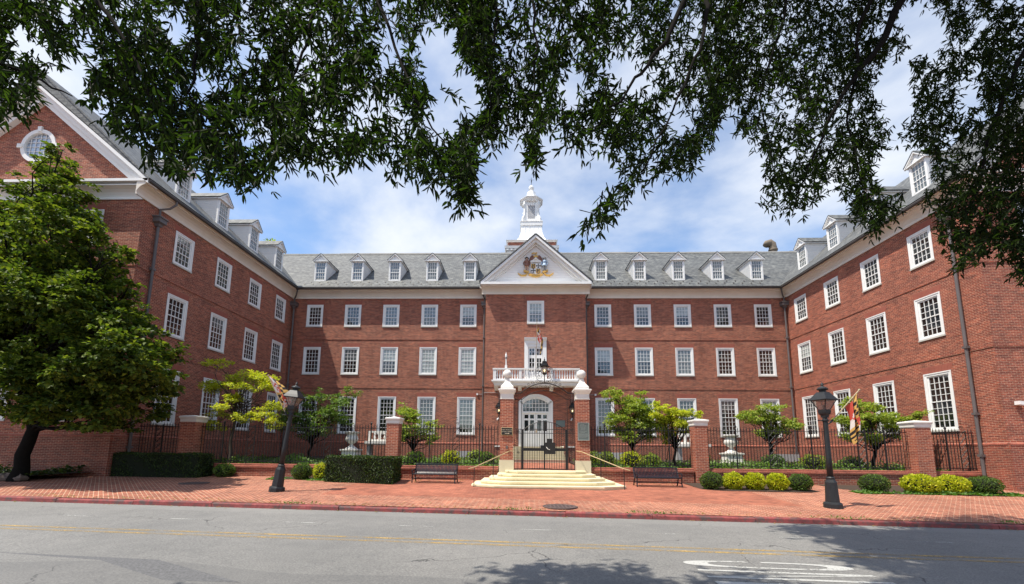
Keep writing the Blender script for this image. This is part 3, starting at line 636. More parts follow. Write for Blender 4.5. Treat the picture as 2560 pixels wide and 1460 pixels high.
# snow guards on the slates above the gutter
mb = MB(); mb.prism([(-.035, -.06, 0), (.035, -.06, 0), (.035, -.0, .09), (-.035, -.0, .09)], (0, .03, 0)); sg_me = mb.data('snow_guard', M['copper'])
sgn = 0
for x0, x1 in ((XL + .9, PX0 - .7), (PX1 + .7, XR - .9)):
    k = int((x1 - x0) / .62)
    for i in range(k):
        for row in (0, 1):
            if sgn >= 96: continue
            yy = 29.42 + .30 + .34 * row; o = link('snow_guard', sg_me, bld); o.location = Vector((x0 + (i + .5 * row) * .62, yy, 11.535 + (yy - 29.42) * MS + .085)) - BL; sgn += 1

# dormers ------------------------------------------------------------
def dormer_meshes(slope):
    """local: front face at y=0, outward -y, z=0 at the foot of the front on the roof"""
    w2, h, ph = .45, 1.58, .53; d = {}; ye = h / slope + .02; yr = (h + ph) / slope
    mb = MB()
    mb.box(-w2, -w2 + .10, 0, .10, -.08, h); mb.box(w2 - .10, w2, 0, .10, -.08, h); mb.box(-w2 + .10, w2 - .10, 0, .10, h - .10, h); mb.box(-w2 + .10, w2 - .10, -.02, .10, -.08, .06)
    mb.prism([(-w2 - .02, -.02, h + .002), (w2 + .02, -.02, h + .002), (0, -.02, h + ph - .06)], (0, .12, 0))
    d['dormer'] = (mb, 'white')
    mb = MB()
    for sg in (-1, 1): mb.prism([(sg * (w2 - .002), .1, -.02), (sg * (w2 - .002), .1, h), (sg * (w2 - .002), ye, h)], (-sg * .05, 0, 0))
    d['dormer_cheek'] = (mb, 'clap')
    mb = MB(); n = Vector((0, 0, 0)); o = .13
    for sg in (-1, 1):
        a = (sg * (w2 + o), -.13, h + .02 - o * ph / w2 * .3); b = (0, -.13, h + ph); mb.prism([a, b, (0, yr, h + ph), (sg * (w2 + o), ye + .12, a[2])], (sg * .025, 0, .05))
    d['dormer_roof'] = (mb, 'slate')
    mb = MB()
    for sg in (-1, 1):
        a = Vector((sg * (w2 + o - .005), -.12, h + .02 - o * ph / w2 * .3 - .003)); b = Vector((0, -.12, h + ph - .005)); q = Vector((0, 0, -.075)); mb.prism([a, b, b + q, a + q], (0, .10, 0))
        mb.box(min(sg * w2, sg * (w2 + o - .02)), max(sg * w2, sg * (w2 + o - .02)), -.10, ye, h - .07, h - .02)
    mb.box(-w2 - .10, w2 + .10, -.10, -.021, h - .06, h + .0); d['dormer_trim'] = (mb, 'white')
    x0, x1, z0, z1 = -w2 + .10, w2 - .10, .06, h - .10; mb = MB(); mb.box(x0, x0 + .04, .03, .06, z0, z1); mb.box(x1 - .04, x1, .03, .06, z0, z1); mb.box(x0, x1, .03, .06, z1 - .05, z1); mb.box(x0, x1, .03, .06, z0, z0 + .06); mid = z0 + (z1 - z0) * .42; mb.box(x0, x1, .02, .06, mid - .022, mid + .022)
    for i in range(1, 4): x = x0 + .04 + (x1 - x0 - .08) * i / 4; mb.box(x - .010, x + .010, .034, .06, z0, z1)
    for z in (z0 + .06 + (mid - z0 - .06) / 2, mid + (z1 - .05 - mid) / 3, mid + (z1 - .05 - mid) * 2 / 3): mb.box(x0, x1, .037, .06, z - .010, z + .010)
    d['sash'] = (mb, 'white'); mb = MB(); mb.quad((x0, .055, z0), (x1, .055, z0), (x1, .055, z1), (x0, .055, z1)); d['pane'] = (mb, 'halfblind')
    return {k: m_.data(k, M[mt]) for k, (m_, mt) in d.items()}
DM, DWm = dormer_meshes(MS), dormer_meshes(RS)
def place_dormer(D, pos, rz):
    o = link('dormer', D['dormer'], bld); o.location = Vector(pos) - BL; o.rotation_euler = (0, 0, rz)
    for k in ('dormer_cheek', 'dormer_roof', 'dormer_trim', 'sash', 'pane'): link(k, D[k], o)
for c in FCOL: place_dormer(DM, (c, 30.33, 11.6 + (30.33 - 29.42) * MS + .02), 0)
for c in LCOL:
    off = .36; z = EZ + .13 + RS * (.56 + off)
    place_dormer(DWm, (XL - off, c, z), R(90)); place_dormer(DWm, (XR + off, c, z), R(-90))
# portico gable -----------------------------------------------------
PCP = [(k * 1.15, z - .02) for k, z in CP]
mb = MB(); sweep(mb, (PX0 - .3, YP, 0), (1, 0, 0), PX1 - PX0 + .6, PCP[:-2] + [(.54, 11.42), (0, 11.42)]); mb.build('portico_cornice', M['cornice'], bld)
for x, u, o_ in ((PX0, (0, -1, 0), YF - .02), (PX1, (0, 1, 0), YP + .001)):
    mb = MB(); sweep(mb, (x, o_, 0), u, YF - YP - .02, [(k, z - .025) for k, z in CP]); mb.build('portico_cornice', M['cornice'], bld)
mb = MB(); mb.box(PX0 - .32, PX1 + .32, YP - .60, YP - .02, 11.42, 11.60); mb.build('portico_cornice_cap', M['white'], bld)
GS = (15.05 - 11.60) / (1.035 + 2.80); gx, gz = PX0 - .36, 11.60
mb = MB(); mb.poly([(PX0 + .25, YP - .03, 11.6), (PX1 - .25, YP - .03, 11.6), (CX, YP - .03, 14.75)]); mb.build('tympanum', M['clap'], bld)
for sg in (-1, 1):
    a = Vector((CX + sg * (CX - gx), 0, gz)); b = Vector((CX, 0, gz + GS * (CX - gx)))
    for dy, t0, t1, ins in ((-.58, -.20, .0, 0), (-.40, -.44, -.203, .075), (-.16, -.60, -.443, .14)):
        mb = MB(); aa = a + (b - a) * ins; P = lambda p, t_: (p.x, YP + dy, p.z + t_)
        mb.prism([P(aa, t0), P(b, t0), P(b, t1), P(aa, t1)], (0, -dy - .02, 0)); mb.build('portico_raking_cornice', M['white'], bld)
    mb = MB(); yb = 34.2
    q = [(a.x + sg * .05, YP - .62, a.z + .01), (CX, YP - .62, b.z + .04), (CX, yb, b.z + .04), (a.x + sg * .05, yb, a.z + .01)]
    mb.prism(q, tuple(Vector((sg * GS, 0, 1)).normalized() * .07)); mb.build('portico_roof', M['slate'], bld)
# carved arms on the gable: shield, two supporters, helm, mantling, crown, scroll
YA = YP - .05
arms = MB()
def plate(mb, pts, d=.07, y=YA): mb.prism([(x, y, z) for x, z in pts], (0, -d, 0)); return mb
ax, az = 1.04, 12.72
sh = [(-.36, .42), (.36, .42), (.36, -.05), (.33, -.2), (.2, -.32), (0, -.40), (-.2, -.32), (-.33, -.2), (-.36, -.05)]
plate(arms, [(ax + x, az + z) for x, z in sh], .10); arms_o = arms.build('coat_of_arms', M['white'], bld)
mb = MB()
for qx, qz in ((-1, 1), (1, -1)):
    x0 = ax + (-.33 if qx < 0 else .02); z0 = az + (.03 if qz > 0 else -.33)
    for i in range(5):
        if i % 2 == 0: plate(mb, [(x0 + i * .062, z0), (x0 + (i + 1) * .062, z0), (x0 + (i + 1) * .062, z0 + .36 if qz > 0 else z0 + .34), (x0 + i * .062, z0 + .36 if qz > 0 else z0 + .34)], .012, YA - .102)
mb.build('gold_pales', M['gold'], arms_o)
mb = MB()
for qx, qz in ((-1, 1), (1, -1)):
    x0 = ax + (-.33 if qx < 0 else .02); z0 = az + (.03 if qz > 0 else -.33)
    for i in range(5):
        zc = z0 + .06 + .05 * i
        if i % 2: plate(mb, [(x0 + i * .062, z0), (x0 + (i + 1) * .062, z0), (x0 + (i + 1) * .062, z0 + .34), (x0 + i * .062, z0 + .34)], .012, YA - .102)
        else: plate(mb, [(x0 + i * .062 + .01, zc), (x0 + i * .062 + .052, zc + .04), (x0 + i * .062 + .052, zc + .09), (x0 + i * .062 + .01, zc + .05)], .006, YA - .116)
for cx0, cz0 in ((ax + .18, az + .22), (ax - .17, az - .13)):
    for dx, dz, w_, h_ in ((0, 0, .13, .022), (0, 0, .022, .13), (-.13, 0, .03, .05), (.13, 0, .03, .05), (0, .13, .05, .03), (0, -.13, .05, .03)): plate(mb, [(cx0 + dx - w_, cz0 + dz - h_), (cx0 + dx + w_, cz0 + dz - h_), (cx0 + dx + w_, cz0 + dz + h_), (cx0 + dx - w_, cz0 + dz + h_)], .012, YA - .102)
mb.build('black_charges', M['black_plate'], arms_o)
mb = MB(); plate(mb, [(ax - .52, 12.26), (ax - .44, 12.38), (ax - .2, 12.28), (ax, 12.24), (ax + .2, 12.28), (ax + .44, 12.38), (ax + .52, 12.26), (ax + .2, 12.13), (ax, 12.10), (ax - .2, 12.13)], .16)
for sg in (-1, 1):
    plate(mb, [(ax + sg * .46, 12.52), (ax + sg * .86, 12.66), (ax + sg * .86, 12.52), (ax + sg * .5, 12.40)], .13)
    plate(mb, [(ax + sg * .62, 12.44), (ax + sg * .74, 12.30), (ax + sg * 1.0, 12.28), (ax + sg * 1.28, 12.44), (ax + sg * 1.22, 12.34), (ax + sg * 1.02, 12.18), (ax + sg * .72, 12.20), (ax + sg * .56, 12.36)], .12)
mb.build('scroll', M['gold'], arms_o)
tx = bpy.data.curves.new('motto', 'FONT'); tx.body = 'FATTI MASCHII'; tx.size = .085; tx.align_x = 'CENTER'; tx.extrude = .004; to = bpy.data.objects.new('motto', tx); COL.objects.link(to)
def text_mesh(name, body, size, loc, mat, parent=None, rz=0.0, depth=.004, align='CENTER'):
    cu = bpy.data.curves.new(name, 'FONT'); cu.body = body; cu.size = size; cu.align_x = align; cu.extrude = depth; cu.resolution_u = 2
    o = bpy.data.objects.new(name, cu); COL.objects.link(o); bpy.context.view_layer.update()
    me = bpy.data.meshes.new_from_object(o.evaluated_get(bpy.context.evaluated_depsgraph_get())); COL.objects.unlink(o); bpy.data.objects.remove(o)
    me.transform(Matrix.Translation(Vector(loc) - (rootloc(parent) if parent else Vector((0, 0, 0)))) @ Matrix.Rotation(rz, 4, 'Z') @ Matrix.Rotation(R(90), 4, 'X')); me.materials.clear(); me.materials.append(mat)
    return link(name, me, parent)
bpy.data.objects.remove(to)
text_mesh('motto', 'FATTI MASCHII', .085, (ax, YA - .168, 12.155), M['black_plate'], arms_o)
mb = MB(); plate(mb, [(ax - .36, 13.16), (ax - .40, 13.30), (ax - .2, 13.38), (ax - .1, 13.48), (ax + .1, 13.48), (ax + .2, 13.38), (ax + .40, 13.30), (ax + .36, 13.16), (ax + .15, 13.21), (ax - .15, 13.21)], .14); mb.sphere((ax, YA - .1, 13.45), .12, 12, 8); mb.build('helm', M['white_stone'], arms_o)
mb = MB()
for sg in (-1, 1):
    plate(mb, [(ax + sg * .12, 13.40), (ax + sg * .12, 13.70), (ax + sg * .24, 13.72), (ax + sg * .36, 13.66), (ax + sg * .44, 13.52), (ax + sg * .48, 13.30), (ax + sg * .42, 13.14), (ax + sg * .38, 13.30), (ax + sg * .28, 13.40)], .11)
    for i in range(5): mb.sphere((ax + sg * (.26 + .05 * i), YA - .12, 13.68 - .10 * i), .055, 8, 6)
mb.build('mantling', M['darkred'], arms_o)
mb = MB(); plate(mb, [(ax - .14, 13.58), (ax + .14, 13.58), (ax + .18, 13.72), (ax + .10, 13.67), (ax + .06, 13.80), (ax, 13.70), (ax - .06, 13.80), (ax - .10, 13.67), (ax - .18, 13.72)], .13)
for sg in (-1, 1): mb.tube([(ax + sg * .04, YA - .08, 13.72), (ax + sg * .10, YA - .08, 13.98)], .012, 6); plate(mb, [(ax + sg * .10, 13.98), (ax + sg * .10, 13.88), (ax + sg * .10 - .20, 13.83), (ax + sg * .10 - .20, 13.92)], .02, YA - .07)
mb.build('crown', M['gold'], arms_o)
def supporter(x, body, hat, face, leg):
    """small carved figure standing beside the shield, one skin per figure"""
    mb = MB(); mb.mi = 0
    for sg in (-1, 1): mb.tube([(x + sg * .075, YA - .07, 12.62), (x + sg * .085, YA - .09, 12.80), (x + sg * .06, YA - .08, 12.98)], [.045, .055, .07], 8)
    mb.mi = 1; mb.lathe(x, YA - .08, [(.19, 12.93), (.17, 13.02), (.13, 13.10), (.16, 13.25), (.13, 13.34), (.05, 13.38)], 12)
    for sg in (-1, 1): mb.tube([(x + sg * .14, YA - .09, 13.30), (x + sg * .23, YA - .11, 13.15), (x + sg * .20, YA - .13, 13.02)], [.05, .045, .035], 8)
    mb.mi = 2; mb.sphere((x, YA - .1, 13.45), .085, 10, 8, 1.2); mb.mi = 3; mb.lathe(x, YA - .1, [(.15, 13.50), (.14, 13.52), (.08, 13.53), (.07, 13.60), (.02, 13.61)], 12)
    mb.build('supporter', [M[leg], M[body], M[face], M[hat]], arms_o)
supporter(ax - .64, 'darkred', 'black_plate', 'skin', 'skin'); supporter(ax + .62, 'blue', 'stonegrey', 'stonegrey', 'stonegrey')

# cupola --------------------------------------------------------------
cyy = 40.4; cu = CX - .035
mb = MB(); mb.box(cu - 2.28, cu + 2.28, cyy - 2.28, cyy + 2.28, 12.5, 18.50); mb.build('cupola_base', M['brick'], bld)
mb = MB(); mb.box(cu - 2.27, cu + 2.27, cyy - 2.27, cyy + 2.27, 18.5, 19.42); mb.build('cupola_attic', M['brick'], bld)
mb = MB(); mb.sq(cu, cyy, [(2.32, 18.30), (2.34, 18.46), (2.42, 18.50), (2.42, 18.66), (2.52, 18.70), (2.55, 18.88), (2.56, 18.93), (2.2, 18.95)]); mb.build('cupola_cornice', M['white'], bld)
mb = MB(); mb.sq(cu, cyy, [(2.28, 19.40), (2.32, 19.44), (2.38, 19.52), (2.42, 19.56)]); mb.build('cupola_eave', M['white'], bld)
for j in range(4):                               # dentils under the cupola cornice
    a = j * math.pi / 2; mb = MB()
    for i in range(13):
        q = -2.28 + 4.56 * i / 12; rot = lambda x, y: (cu + x * math.cos(a) - y * math.sin(a), cyy + x * math.sin(a) + y * math.cos(a)); mb.prism([(*rot(q - .09, -2.43), 18.53), (*rot(q + .09, -2.43), 18.53), (*rot(q + .09, -2.43), 18.68), (*rot(q - .09, -2.43), 18.68)], tuple(Vector((*rot(0, -2.50), 0)) - Vector((*rot(0, -2.43), 0))))
    mb.build('dentil_course', M['white'], bld)
bell = [(2.42, 19.56), (2.05, 19.65), (1.72, 19.78), (1.45, 20.02), (1.24, 20.38), (1.10, 20.85), (1.02, 21.35), (.98, 21.80)]
mb = MB(); mb.sq(cu, cyy, bell); mb.build('bell_roof', M['lead'], bld)
for j in range(4):                               # standing seams of the bell roof
    a = j * math.pi / 2
    for q in (-.62, -.2, .2, .62):
        mb = MB(); pts = []
        for r_, z in bell: x, y = q * r_, -r_ - .012; pts.append((cu + x * math.cos(a) - y * math.sin(a), cyy + x * math.sin(a) + y * math.cos(a), z + .012))
        mb.tube(pts, .022, 5); mb.build('standing_seam', M['lead'], bld)
mb = MB(); mb.sq(cu, cyy, [(1.04, 21.78), (1.06, 21.80), (1.06, 22.16), (1.10, 22.18), (1.10, 22.24), (.6, 22.26)]); mb.build('cupola_plinth', M['white'], bld)
mb = MB(); mb.sq(cu, cyy, [(.66, 22.2), (.66, 24.72)])
for j in range(4):
    a = j * math.pi / 2; rot = lambda x, y: (cu + x * math.cos(a) - y * math.sin(a), cyy + x * math.sin(a) + y * math.cos(a))
    for (x0, x1, z0, z1) in ((-.64, -.36, 22.26, 24.5), (.36, .64, 22.26, 24.5), (-.36, .36, 24.12, 24.5), (-.36, .36, 22.26, 22.66)):
        mb.prism([(*rot(x0, -.66), z0), (*rot(x1, -.66), z0), (*rot(x1, -.66), z1), (*rot(x0, -.66), z1)], tuple(Vector((*rot(0, -.70), 0)) - Vector((*rot(0, -.66), 0))))
mb.build('lantern_tower', M['white'], bld)
for j in range(4):                               # diagonal scroll brackets
    a = math.pi / 4 + j * math.pi / 2; dx, dy = math.cos(a), math.sin(a); mb = MB(); nx, ny = -dy * .09, dx * .09
    pf = [(.90, 22.26), (1.28, 22.26), (1.27, 22.62), (1.20, 22.80), (1.06, 23.0), (1.02, 23.25), (1.02, 23.8), (1.10, 24.0), (1.17, 24.05), (1.17, 24.12), (1.05, 24.18), (1.04, 24.5), (.90, 24.5)]
    mb.prism([(cu + dx * r_ - nx, cyy + dy * r_ - ny, z) for r_, z in pf], (2 * nx, 2 * ny, 0)); mb.build('scroll_bracket', M['white'], bld)
for j in range(4):
    a = j * math.pi / 2; mb = MB(); rot = lambda x, y: (cu + x * math.cos(a) - y * math.sin(a), cyy + x * math.sin(a) + y * math.cos(a))
    for i in range(11):
        z = 22.70 + i * .128
        mb.add([(*rot(-.34, -.69), z), (*rot(.34, -.69), z), (*rot(.34, -.665), z + .10), (*rot(-.34, -.665), z + .10), (*rot(-.34, -.69), z + .02), (*rot(.34, -.69), z + .02)], [(0, 1, 5, 4), (4, 5, 2, 3)])
    mb.build('louvre', M['louvre'], bld)
mb = MB(); mb.lathe(cu, cyy, [(1.0, 24.5), (1.05, 24.56), (1.06, 24.66), (1.20, 24.74), (1.24, 24.82), (1.24, 24.86), (.9, 24.95), (.92, 25.06), (.80, 25.10)], 8, R(22.5)); mb.build('lantern_cornice', M['white'], bld)
mb = MB(); mb.lathe(cu, cyy, [(.82, 25.08), (.66, 25.18), (.54, 25.36), (.47, 25.6), (.42, 25.85), (.34, 25.92), (.1, 25.96)], 8, R(22.5)); mb.build('lantern_dome', M['lead'], bld)
mb = MB(); mb.smooth = True; mb.lathe(cu, cyy, [(.06, 25.9), (.09, 25.98), (.05, 26.05), (.14, 26.10), (.24, 26.2), (.275, 26.34), (.26, 26.46), (.18, 26.58), (.06, 26.68), (.03, 26.72)], 20); mb.build('ball_finial', M['lead'], bld)
mb = MB(); mb.tube([(cu, cyy, 26.7), (cu, cyy, 27.55)], [.03, .018], 6); mb.tube([(cu - .28, cyy, 27.3), (cu + .3, cyy, 27.28)], .014, 5); mb.prism([(cu + .06, cyy, 27.3), (cu + .06, cyy, 27.05), (cu - .04, cyy, 27.0), (cu - .02, cyy, 27.32)], (0, .02, 0)); mb.build('weather_vane', M['iron'], bld)

# balcony -----------------------------------------------------------
bx0, bx1, by = -1.83, 3.90, 28.12
mb = MB(); mb.prism([(bx0 + .10, YP, 4.24), (bx0 + .10, by + .12, 4.24), (bx0 + .02, by + .05, 4.42), (bx0 - .10, by - .06, 4.50), (bx0 - .10, by - .06, 4.60), (bx0 - .10, YP, 4.60)], (bx1 - bx0 + .0, 0, 0)); mb.build('balcony_slab', M['white'], bld)
for x in (bx0 + .18, -.05, 2.10, bx1 - .2): mb = MB(); mb.prism([(x - .12, by + .16, 4.24), (x - .12, YP, 4.24), (x - .12, YP, 3.98), (x - .12, by + .55, 4.10)], (.24, 0, 0)); mb.build('balcony_bracket', M['white'], bld)
posts = [bx0 + .10, -.02, 2.09, bx1 - .10]
for x in posts: mb = MB(); mb.box(x - .10, x + .10, by, by + .20, 4.60, 5.30); mb.build('balcony_post', M['white'], bld)
mb = MB(); mb.box(bx0 - .03, bx1 + .03, by - .03, by + .23, 5.30, 5.39); mb.box(bx0, bx1, by + .03, by + .17, 4.60, 4.69)
for x in (bx0 + .10, bx1 - .10): mb.box(x - .12, x + .12, by + .23, YP, 5.30, 5.39); mb.box(x - .08, x + .08, by + .2, YP, 4.60, 4.69)
mb.build('balcony_rail', M['white'], bld)
mb = MB(); mb.smooth = True; mb.lathe(0, 0, [(.045, 0), (.045, .05), (.028, .07), (.055, .17), (.06, .23), (.035, .38), (.026, .45), (.045, .50), (.03, .53), (.045, .56), (.045, .61)], 8); bal = mb.data('baluster', M['white'])
for a, b in zip(posts, posts[1:]):
    k = int((b - a - .2) / .165)
    for i in range(k): o = link('baluster', bal, bld); o.location = Vector((a + .10 + (b - a - .20) * (i + .5) / k, by + .10, 4.69)) - BL
for x in (posts[0], posts[-1]):
    for i in range(4): o = link('baluster', bal, bld); o.location = Vector((x, by + .3 + .17 * i, 4.69)) - BL
# balcony door with its white surround
mb = MB(); a, b, z0, z1 = BD; yo = YP - .04
mb.box(a - .02, a + .24, yo, YP + .1, z0, z1 - .2); mb.box(b - .24, b + .02, yo, YP + .1, z0, z1 - .2); mb.box(a - .02, b + .02, yo, YP + .1, z1 - .2, z1); mb.box(a + .24, b - .24, YP + .01, YP + .1, z1 - .42, z1 - .2)
mb.prism([(a - .04, YP, z1), (a - .04, yo - .02, z1), (a - .04, yo - .14, z1 + .12), (a - .04, yo - .16, z1 + .2), (a - .04, YP, z1 + .22)], (b - a + .08, 0, 0)); mb.build('balcony_door_frame', M['white'], bld)
for i, (x0, x1) in enumerate(((a + .25, CX - .006), (CX + .006, b - .25))):
    mb = MB(); y0, y1 = YP + .08, YP + .12; mb.box(x0, x0 + .09, y0, y1, z0, z1 - .42); mb.box(x1 - .09, x1, y0, y1, z0, z1 - .42)
    zs_ = [5.35, 5.72, 6.09, 6.46, 6.86, 7.03]
    mb.box(x0 + .09, x1 - .09, y0, y1, z0, 5.35); mb.box(x0 + .09, x1 - .09, y0, y1, 6.30, 6.52); mb.box(x0 + .09, x1 - .09, y0, y1, 6.98, z1 - .42)
    xm = (x0 + x1) / 2; mb.box(xm - .02, xm + .02, y0 + .005, y1, 5.35, 6.98)
    for z in (5.67, 5.99, 6.75): mb.box(x0 + .09, x1 - .09, y0 + .005, y1, z - .015, z + .015)
    dr = mb.build('balcony_door', M['white'], bld); mb = MB(); mb.quad((x0, y1 - .01, z0), (x1, y1 - .01, z0), (x1, y1 - .01, z1 - .42), (x0, y1 - .01, z1 - .42)); mb.build('pane', M['glass'], dr)
# entrance: arched white frame, fanlight, two leaves
a, b, z0, _ = DOOR; mb = MB()
mb.box(a, a + .20, YP - .05, YP + .2, z0, 3.27); mb.box(b - .20, b, YP - .05, YP + .2, z0, 3.27); mb.box(a + .2, b - .2, YP + .05, YP + .2, 2.48, 2.60)
mb.box(a + .20, a + .29, YP + .02, YP + .2, z0, 3.19); mb.box(b - .29, b - .20, YP + .02, YP + .2, z0, 3.19)
O = arc(a, b, 3.27, 3.78); I = arc(a + .20, b - .20, 3.17, 3.56); J = arc(a + .28, b - .28, 3.10, 3.46)
for i in range(16):
    for (o_, n_, y0, y1) in ((O, I, YP - .05, YP + .02), (I, J, YP + .02, YP + .2)):
        mb.add([(o_[i][0], y0, o_[i][1]), (o_[i + 1][0], y0, o_[i + 1][1]), (n_[i + 1][0], y0, n_[i + 1][1]), (n_[i][0], y0, n_[i][1]), (n_[i][0], y1, n_[i][1]), (n_[i + 1][0], y1, n_[i + 1][1])], [(0, 1, 2, 3), (3, 2, 5, 4)])
mb.build('entrance_frame', M['white'], bld)
mb = MB(); x0, x1 = a + .28, b - .28
for i in range(1, 8):
    x = x0 + (x1 - x0) * i / 8; zt = 3.10 + .36 * math.sqrt(max(0, 1 - ((x - CX - .01) / (.5 * (x1 - x0))) ** 2)) * 1.0; mb.box(x - .016, x + .016, YP + .10, YP + .14, 2.60, zt)
for z in (2.88, 3.14): mb.box(x0, x1, YP + .103, YP + .14, z - .016, z + .016)
fl = mb.build('fanlight', M['white'], bld); mb = MB(); mb.quad((x0, YP + .135, 2.60), (x1, YP + .135, 2.60), (x1, YP + .135, 3.48), (x0, YP + .135, 3.48)); mb.build('pane', M['halfblind'], fl)
for x0, x1 in ((a + .29, CX + .007), (CX + .017, b - .29)):
    mb = MB(); y0, y1 = YP + .12, YP + .17; sw = .11; xm = (x0 + x1) / 2
    mb.box(x0, x0 + sw, y0, y1, z0, 2.48); mb.box(x1 - sw, x1, y0, y1, z0, 2.48); mb.box(xm - .055, xm + .055, y0, y1, z0, 2.48)
    for zA, zB in ((z0, 1.28), (2.00, 2.12), (2.38, 2.48)):
        for p, q in ((x0 + sw, xm - .055), (xm + .055, x1 - sw)): mb.box(p, q, y0 + (0 if zA > 1 else .0), y1, zA, zB)
    for p, q in ((x0 + sw + .03, xm - .085), (xm + .085, x1 - sw - .03)): mb.box(p, q, y0 - .012, y0 - .001, .75, 1.16); mb.box(p, q, y0 - .012, y0 - .001, .38, .66)
    dr = mb.build('door', M['white'], bld); mb = MB(); mb.quad((x0, y1 - .012, 1.25), (x1, y1 - .012, 1.25), (x1, y1 - .012, 2.4), (x0, y1 - .012, 2.4)); mb.build('pane', M['glass'], dr)
    hx = x1 - .05 if x0 < CX else x0 + .05; mb = MB(); mb.tube([(hx, y0 - .03, 1.15), (hx, y0 - .05, 1.25), (hx, y0 - .03, 1.38)], .015, 6); mb.build('handle', M['gold'], dr)

# downpipes with leader heads ---------------------------------------------
def downpipe(x, y, ztop, zbot, hx, hy, ox, oy, mat='pipe'):
    """ox,oy: where the gutter outlet is; the head stands on the wall"""
    mb = MB(); mb.tube([(x, y, ztop - .2), (x, y, zbot)], .062, 10)
    o = mb.build('downpipe', M[mat], bld)
    mb = MB(); mb.sq(x, y, [(.09, ztop - .34), (.12, ztop - .22), (.21, ztop - .16), (.21, ztop + .02), (.25, ztop + .04), (.25, ztop + .10), (.2, ztop + .10)]); mb.build('leader_head', M[mat], o)
    mb = MB(); mb.tube([(ox, oy, 11.44), (ox, oy, 11.30), (x + (ox - x) * .6, y + (oy - y) * .6, 11.02), (x, y, 10.85), (x, y, ztop)], .05, 8); mb.build('offset_pipe', M[mat], o)
    for z in (7.9, 4.4, 1.6, -.1):
        if z < ztop - .8: mb = MB(); mb.sq(x, y, [(.085, z), (.085, z + .10)]); mb.build('pipe_strap', M[mat], o)
downpipe(XL + .20, YF - .20, 10.45, -.6, 0, 0, XL + .52, YF - .52); downpipe(XR - .20, YF - .20, 10.45, -.6, 0, 0, XR - .52, YF - .52)
downpipe(PX0 - .16, YF - .13, 10.45, -.6, 0, 0, PX0 - .30, YF - .52); downpipe(PX1 + .16, YF - .13, 10.45, -.6, 0, 0, PX1 + .30, YF - .52)
downpipe(XL + .12, 18.0, 10.35, -.6, 0, 0, XL + .54, 18.35); downpipe(XR - .12, 18.2, 10.35, -1.0, 0, 0, XR - .54, 18.5)
# gooseneck roof vent beyond the ridge
mb = MB(); vx, vy = 22.3, 37.0; pts = [(vx + .25, vy, 16.0), (vx + .25, vy, 18.15), (vx + .20, vy, 18.45), (vx, vy, 18.62), (vx - .22, vy, 18.55), (vx - .34, vy, 18.35)]; mb.smooth = True; mb.tube(pts, [.32, .32, .33, .33, .31, .28], 16)
mb.smooth = False; mb.lathe(vx + .25, vy, [(.36, 17.85), (.38, 17.9), (.38, 18.0), (.34, 18.03)], 16); mb.build('roof_vent', M['rust'], bld)
mb = MB(); mb.box(24.0, 25.2, 37.0, 38.0, 16.0, 17.86); mb.build('roof_hatch', M['copper'], bld)
# basement areaway kerbs
for x0, x1 in ((-4.3, -2.7), (4.8, 6.9), (16.9, 18.4)): mb = MB(); mb.box(x0, x1, 29.2, 29.9, -.7, -.12); mb.build('areaway_kerb', M['stonegrey'], bld)
# exposed conduits with small white sensors
for pts in ([(-3.05, YF - .03, 3.86), (PX0 - .02, YF - .03, 3.86), (PX0 - .02, YP - .03, 3.86), (-1.55, YP - .03, 3.86), (-1.45, YP - .03, 3.78), (-1.45, YP - .03, 3.2)], [(5.25, YF - .03, 3.86), (PX1 + .02, YF - .03, 3.86), (PX1 + .02, YP - .03, 3.86), (3.6, YP - .03, 3.86), (3.5, YP - .03, 3.78), (3.5, YP - .03, 3.2)]):
    mb = MB(); mb.tube(pts, .018, 6); c_ = mb.build('conduit', M['stonegrey'], bld); mb = MB(); x = pts[0][0]; mb.box(x - .06, x + .06, YF - .09, YF - .001, 3.80, 3.92); mb.build('sensor', M['white'], c_)
mb = MB(); mb.tube([(-2.43, YF - .015, -.5), (-2.52, YF - .02, 10.9)], .012, 5); mb.build('cable', M['stonegrey'], bld)

# entrance stair up to the door -------------------------------------------
st = empty('garden_stair', (CX, 26, -.72), 'pale stone garden stair rising to the white arched entrance door', 'stair')
n = 6
for i in range(n):
    z1 = -.72 + (.19 + .72) * (i + 1) / n; y0 = 25.0 + i * .36
    mb = MB(); mb.box(CX - 1.62, CX + 1.62, y0, y0 + (.4 if i < n - 1 else 2.25), z1 - .152, z1); mb.box(CX - 1.64, CX + 1.64, y0 - .03, y0 + .05, z1 + .001, z1 + .022); mb.build('tread', M['block'], st)
mb = MB(); mb.box(CX - 2.6, CX - 1.66, 26.9, 29.06, -.72, .17); mb.box(CX + 1.66, CX + 2.6, 26.9, 29.06, -.72, .17); mb.build('landing_wall', M['brick_wall'], st)
mb = MB(); mb.box(CX - 2.65, CX - 1.66, 26.85, 29.06, .172, .25); mb.box(CX + 1.66, CX + 2.65, 26.85, 29.06, .172, .25); mb.build('landing_coping', M['white_stone'], st)
for sg in (-1, 1):
    mb = MB(); x = CX + sg * 1.72
    for i in range(n): mb.box(x - .06, x + .06, 25.0 + i * .36, 26.9 if i else 26.9, -.72 + .15 * i + (.001 * i), -.57 + .15 * i + .06 * (i == n - 1)) if False else mb.box(x - .055, x + .055, 25.0 + i * .36, 25.0 + (i + 1) * .36, -.75, -.60 + .152 * (i + .6))
    mb.build('stair_cheek', M['brick_wall'], st)
# ------------------------------------------------------------------ from a picture point and a depth to a place
def at(x, y, Y):
    d = RM @ Vector(((x - 1266.677) / FPX, 1.0, -(y - 972.362) / FPX)); return d * (Y / d.y)

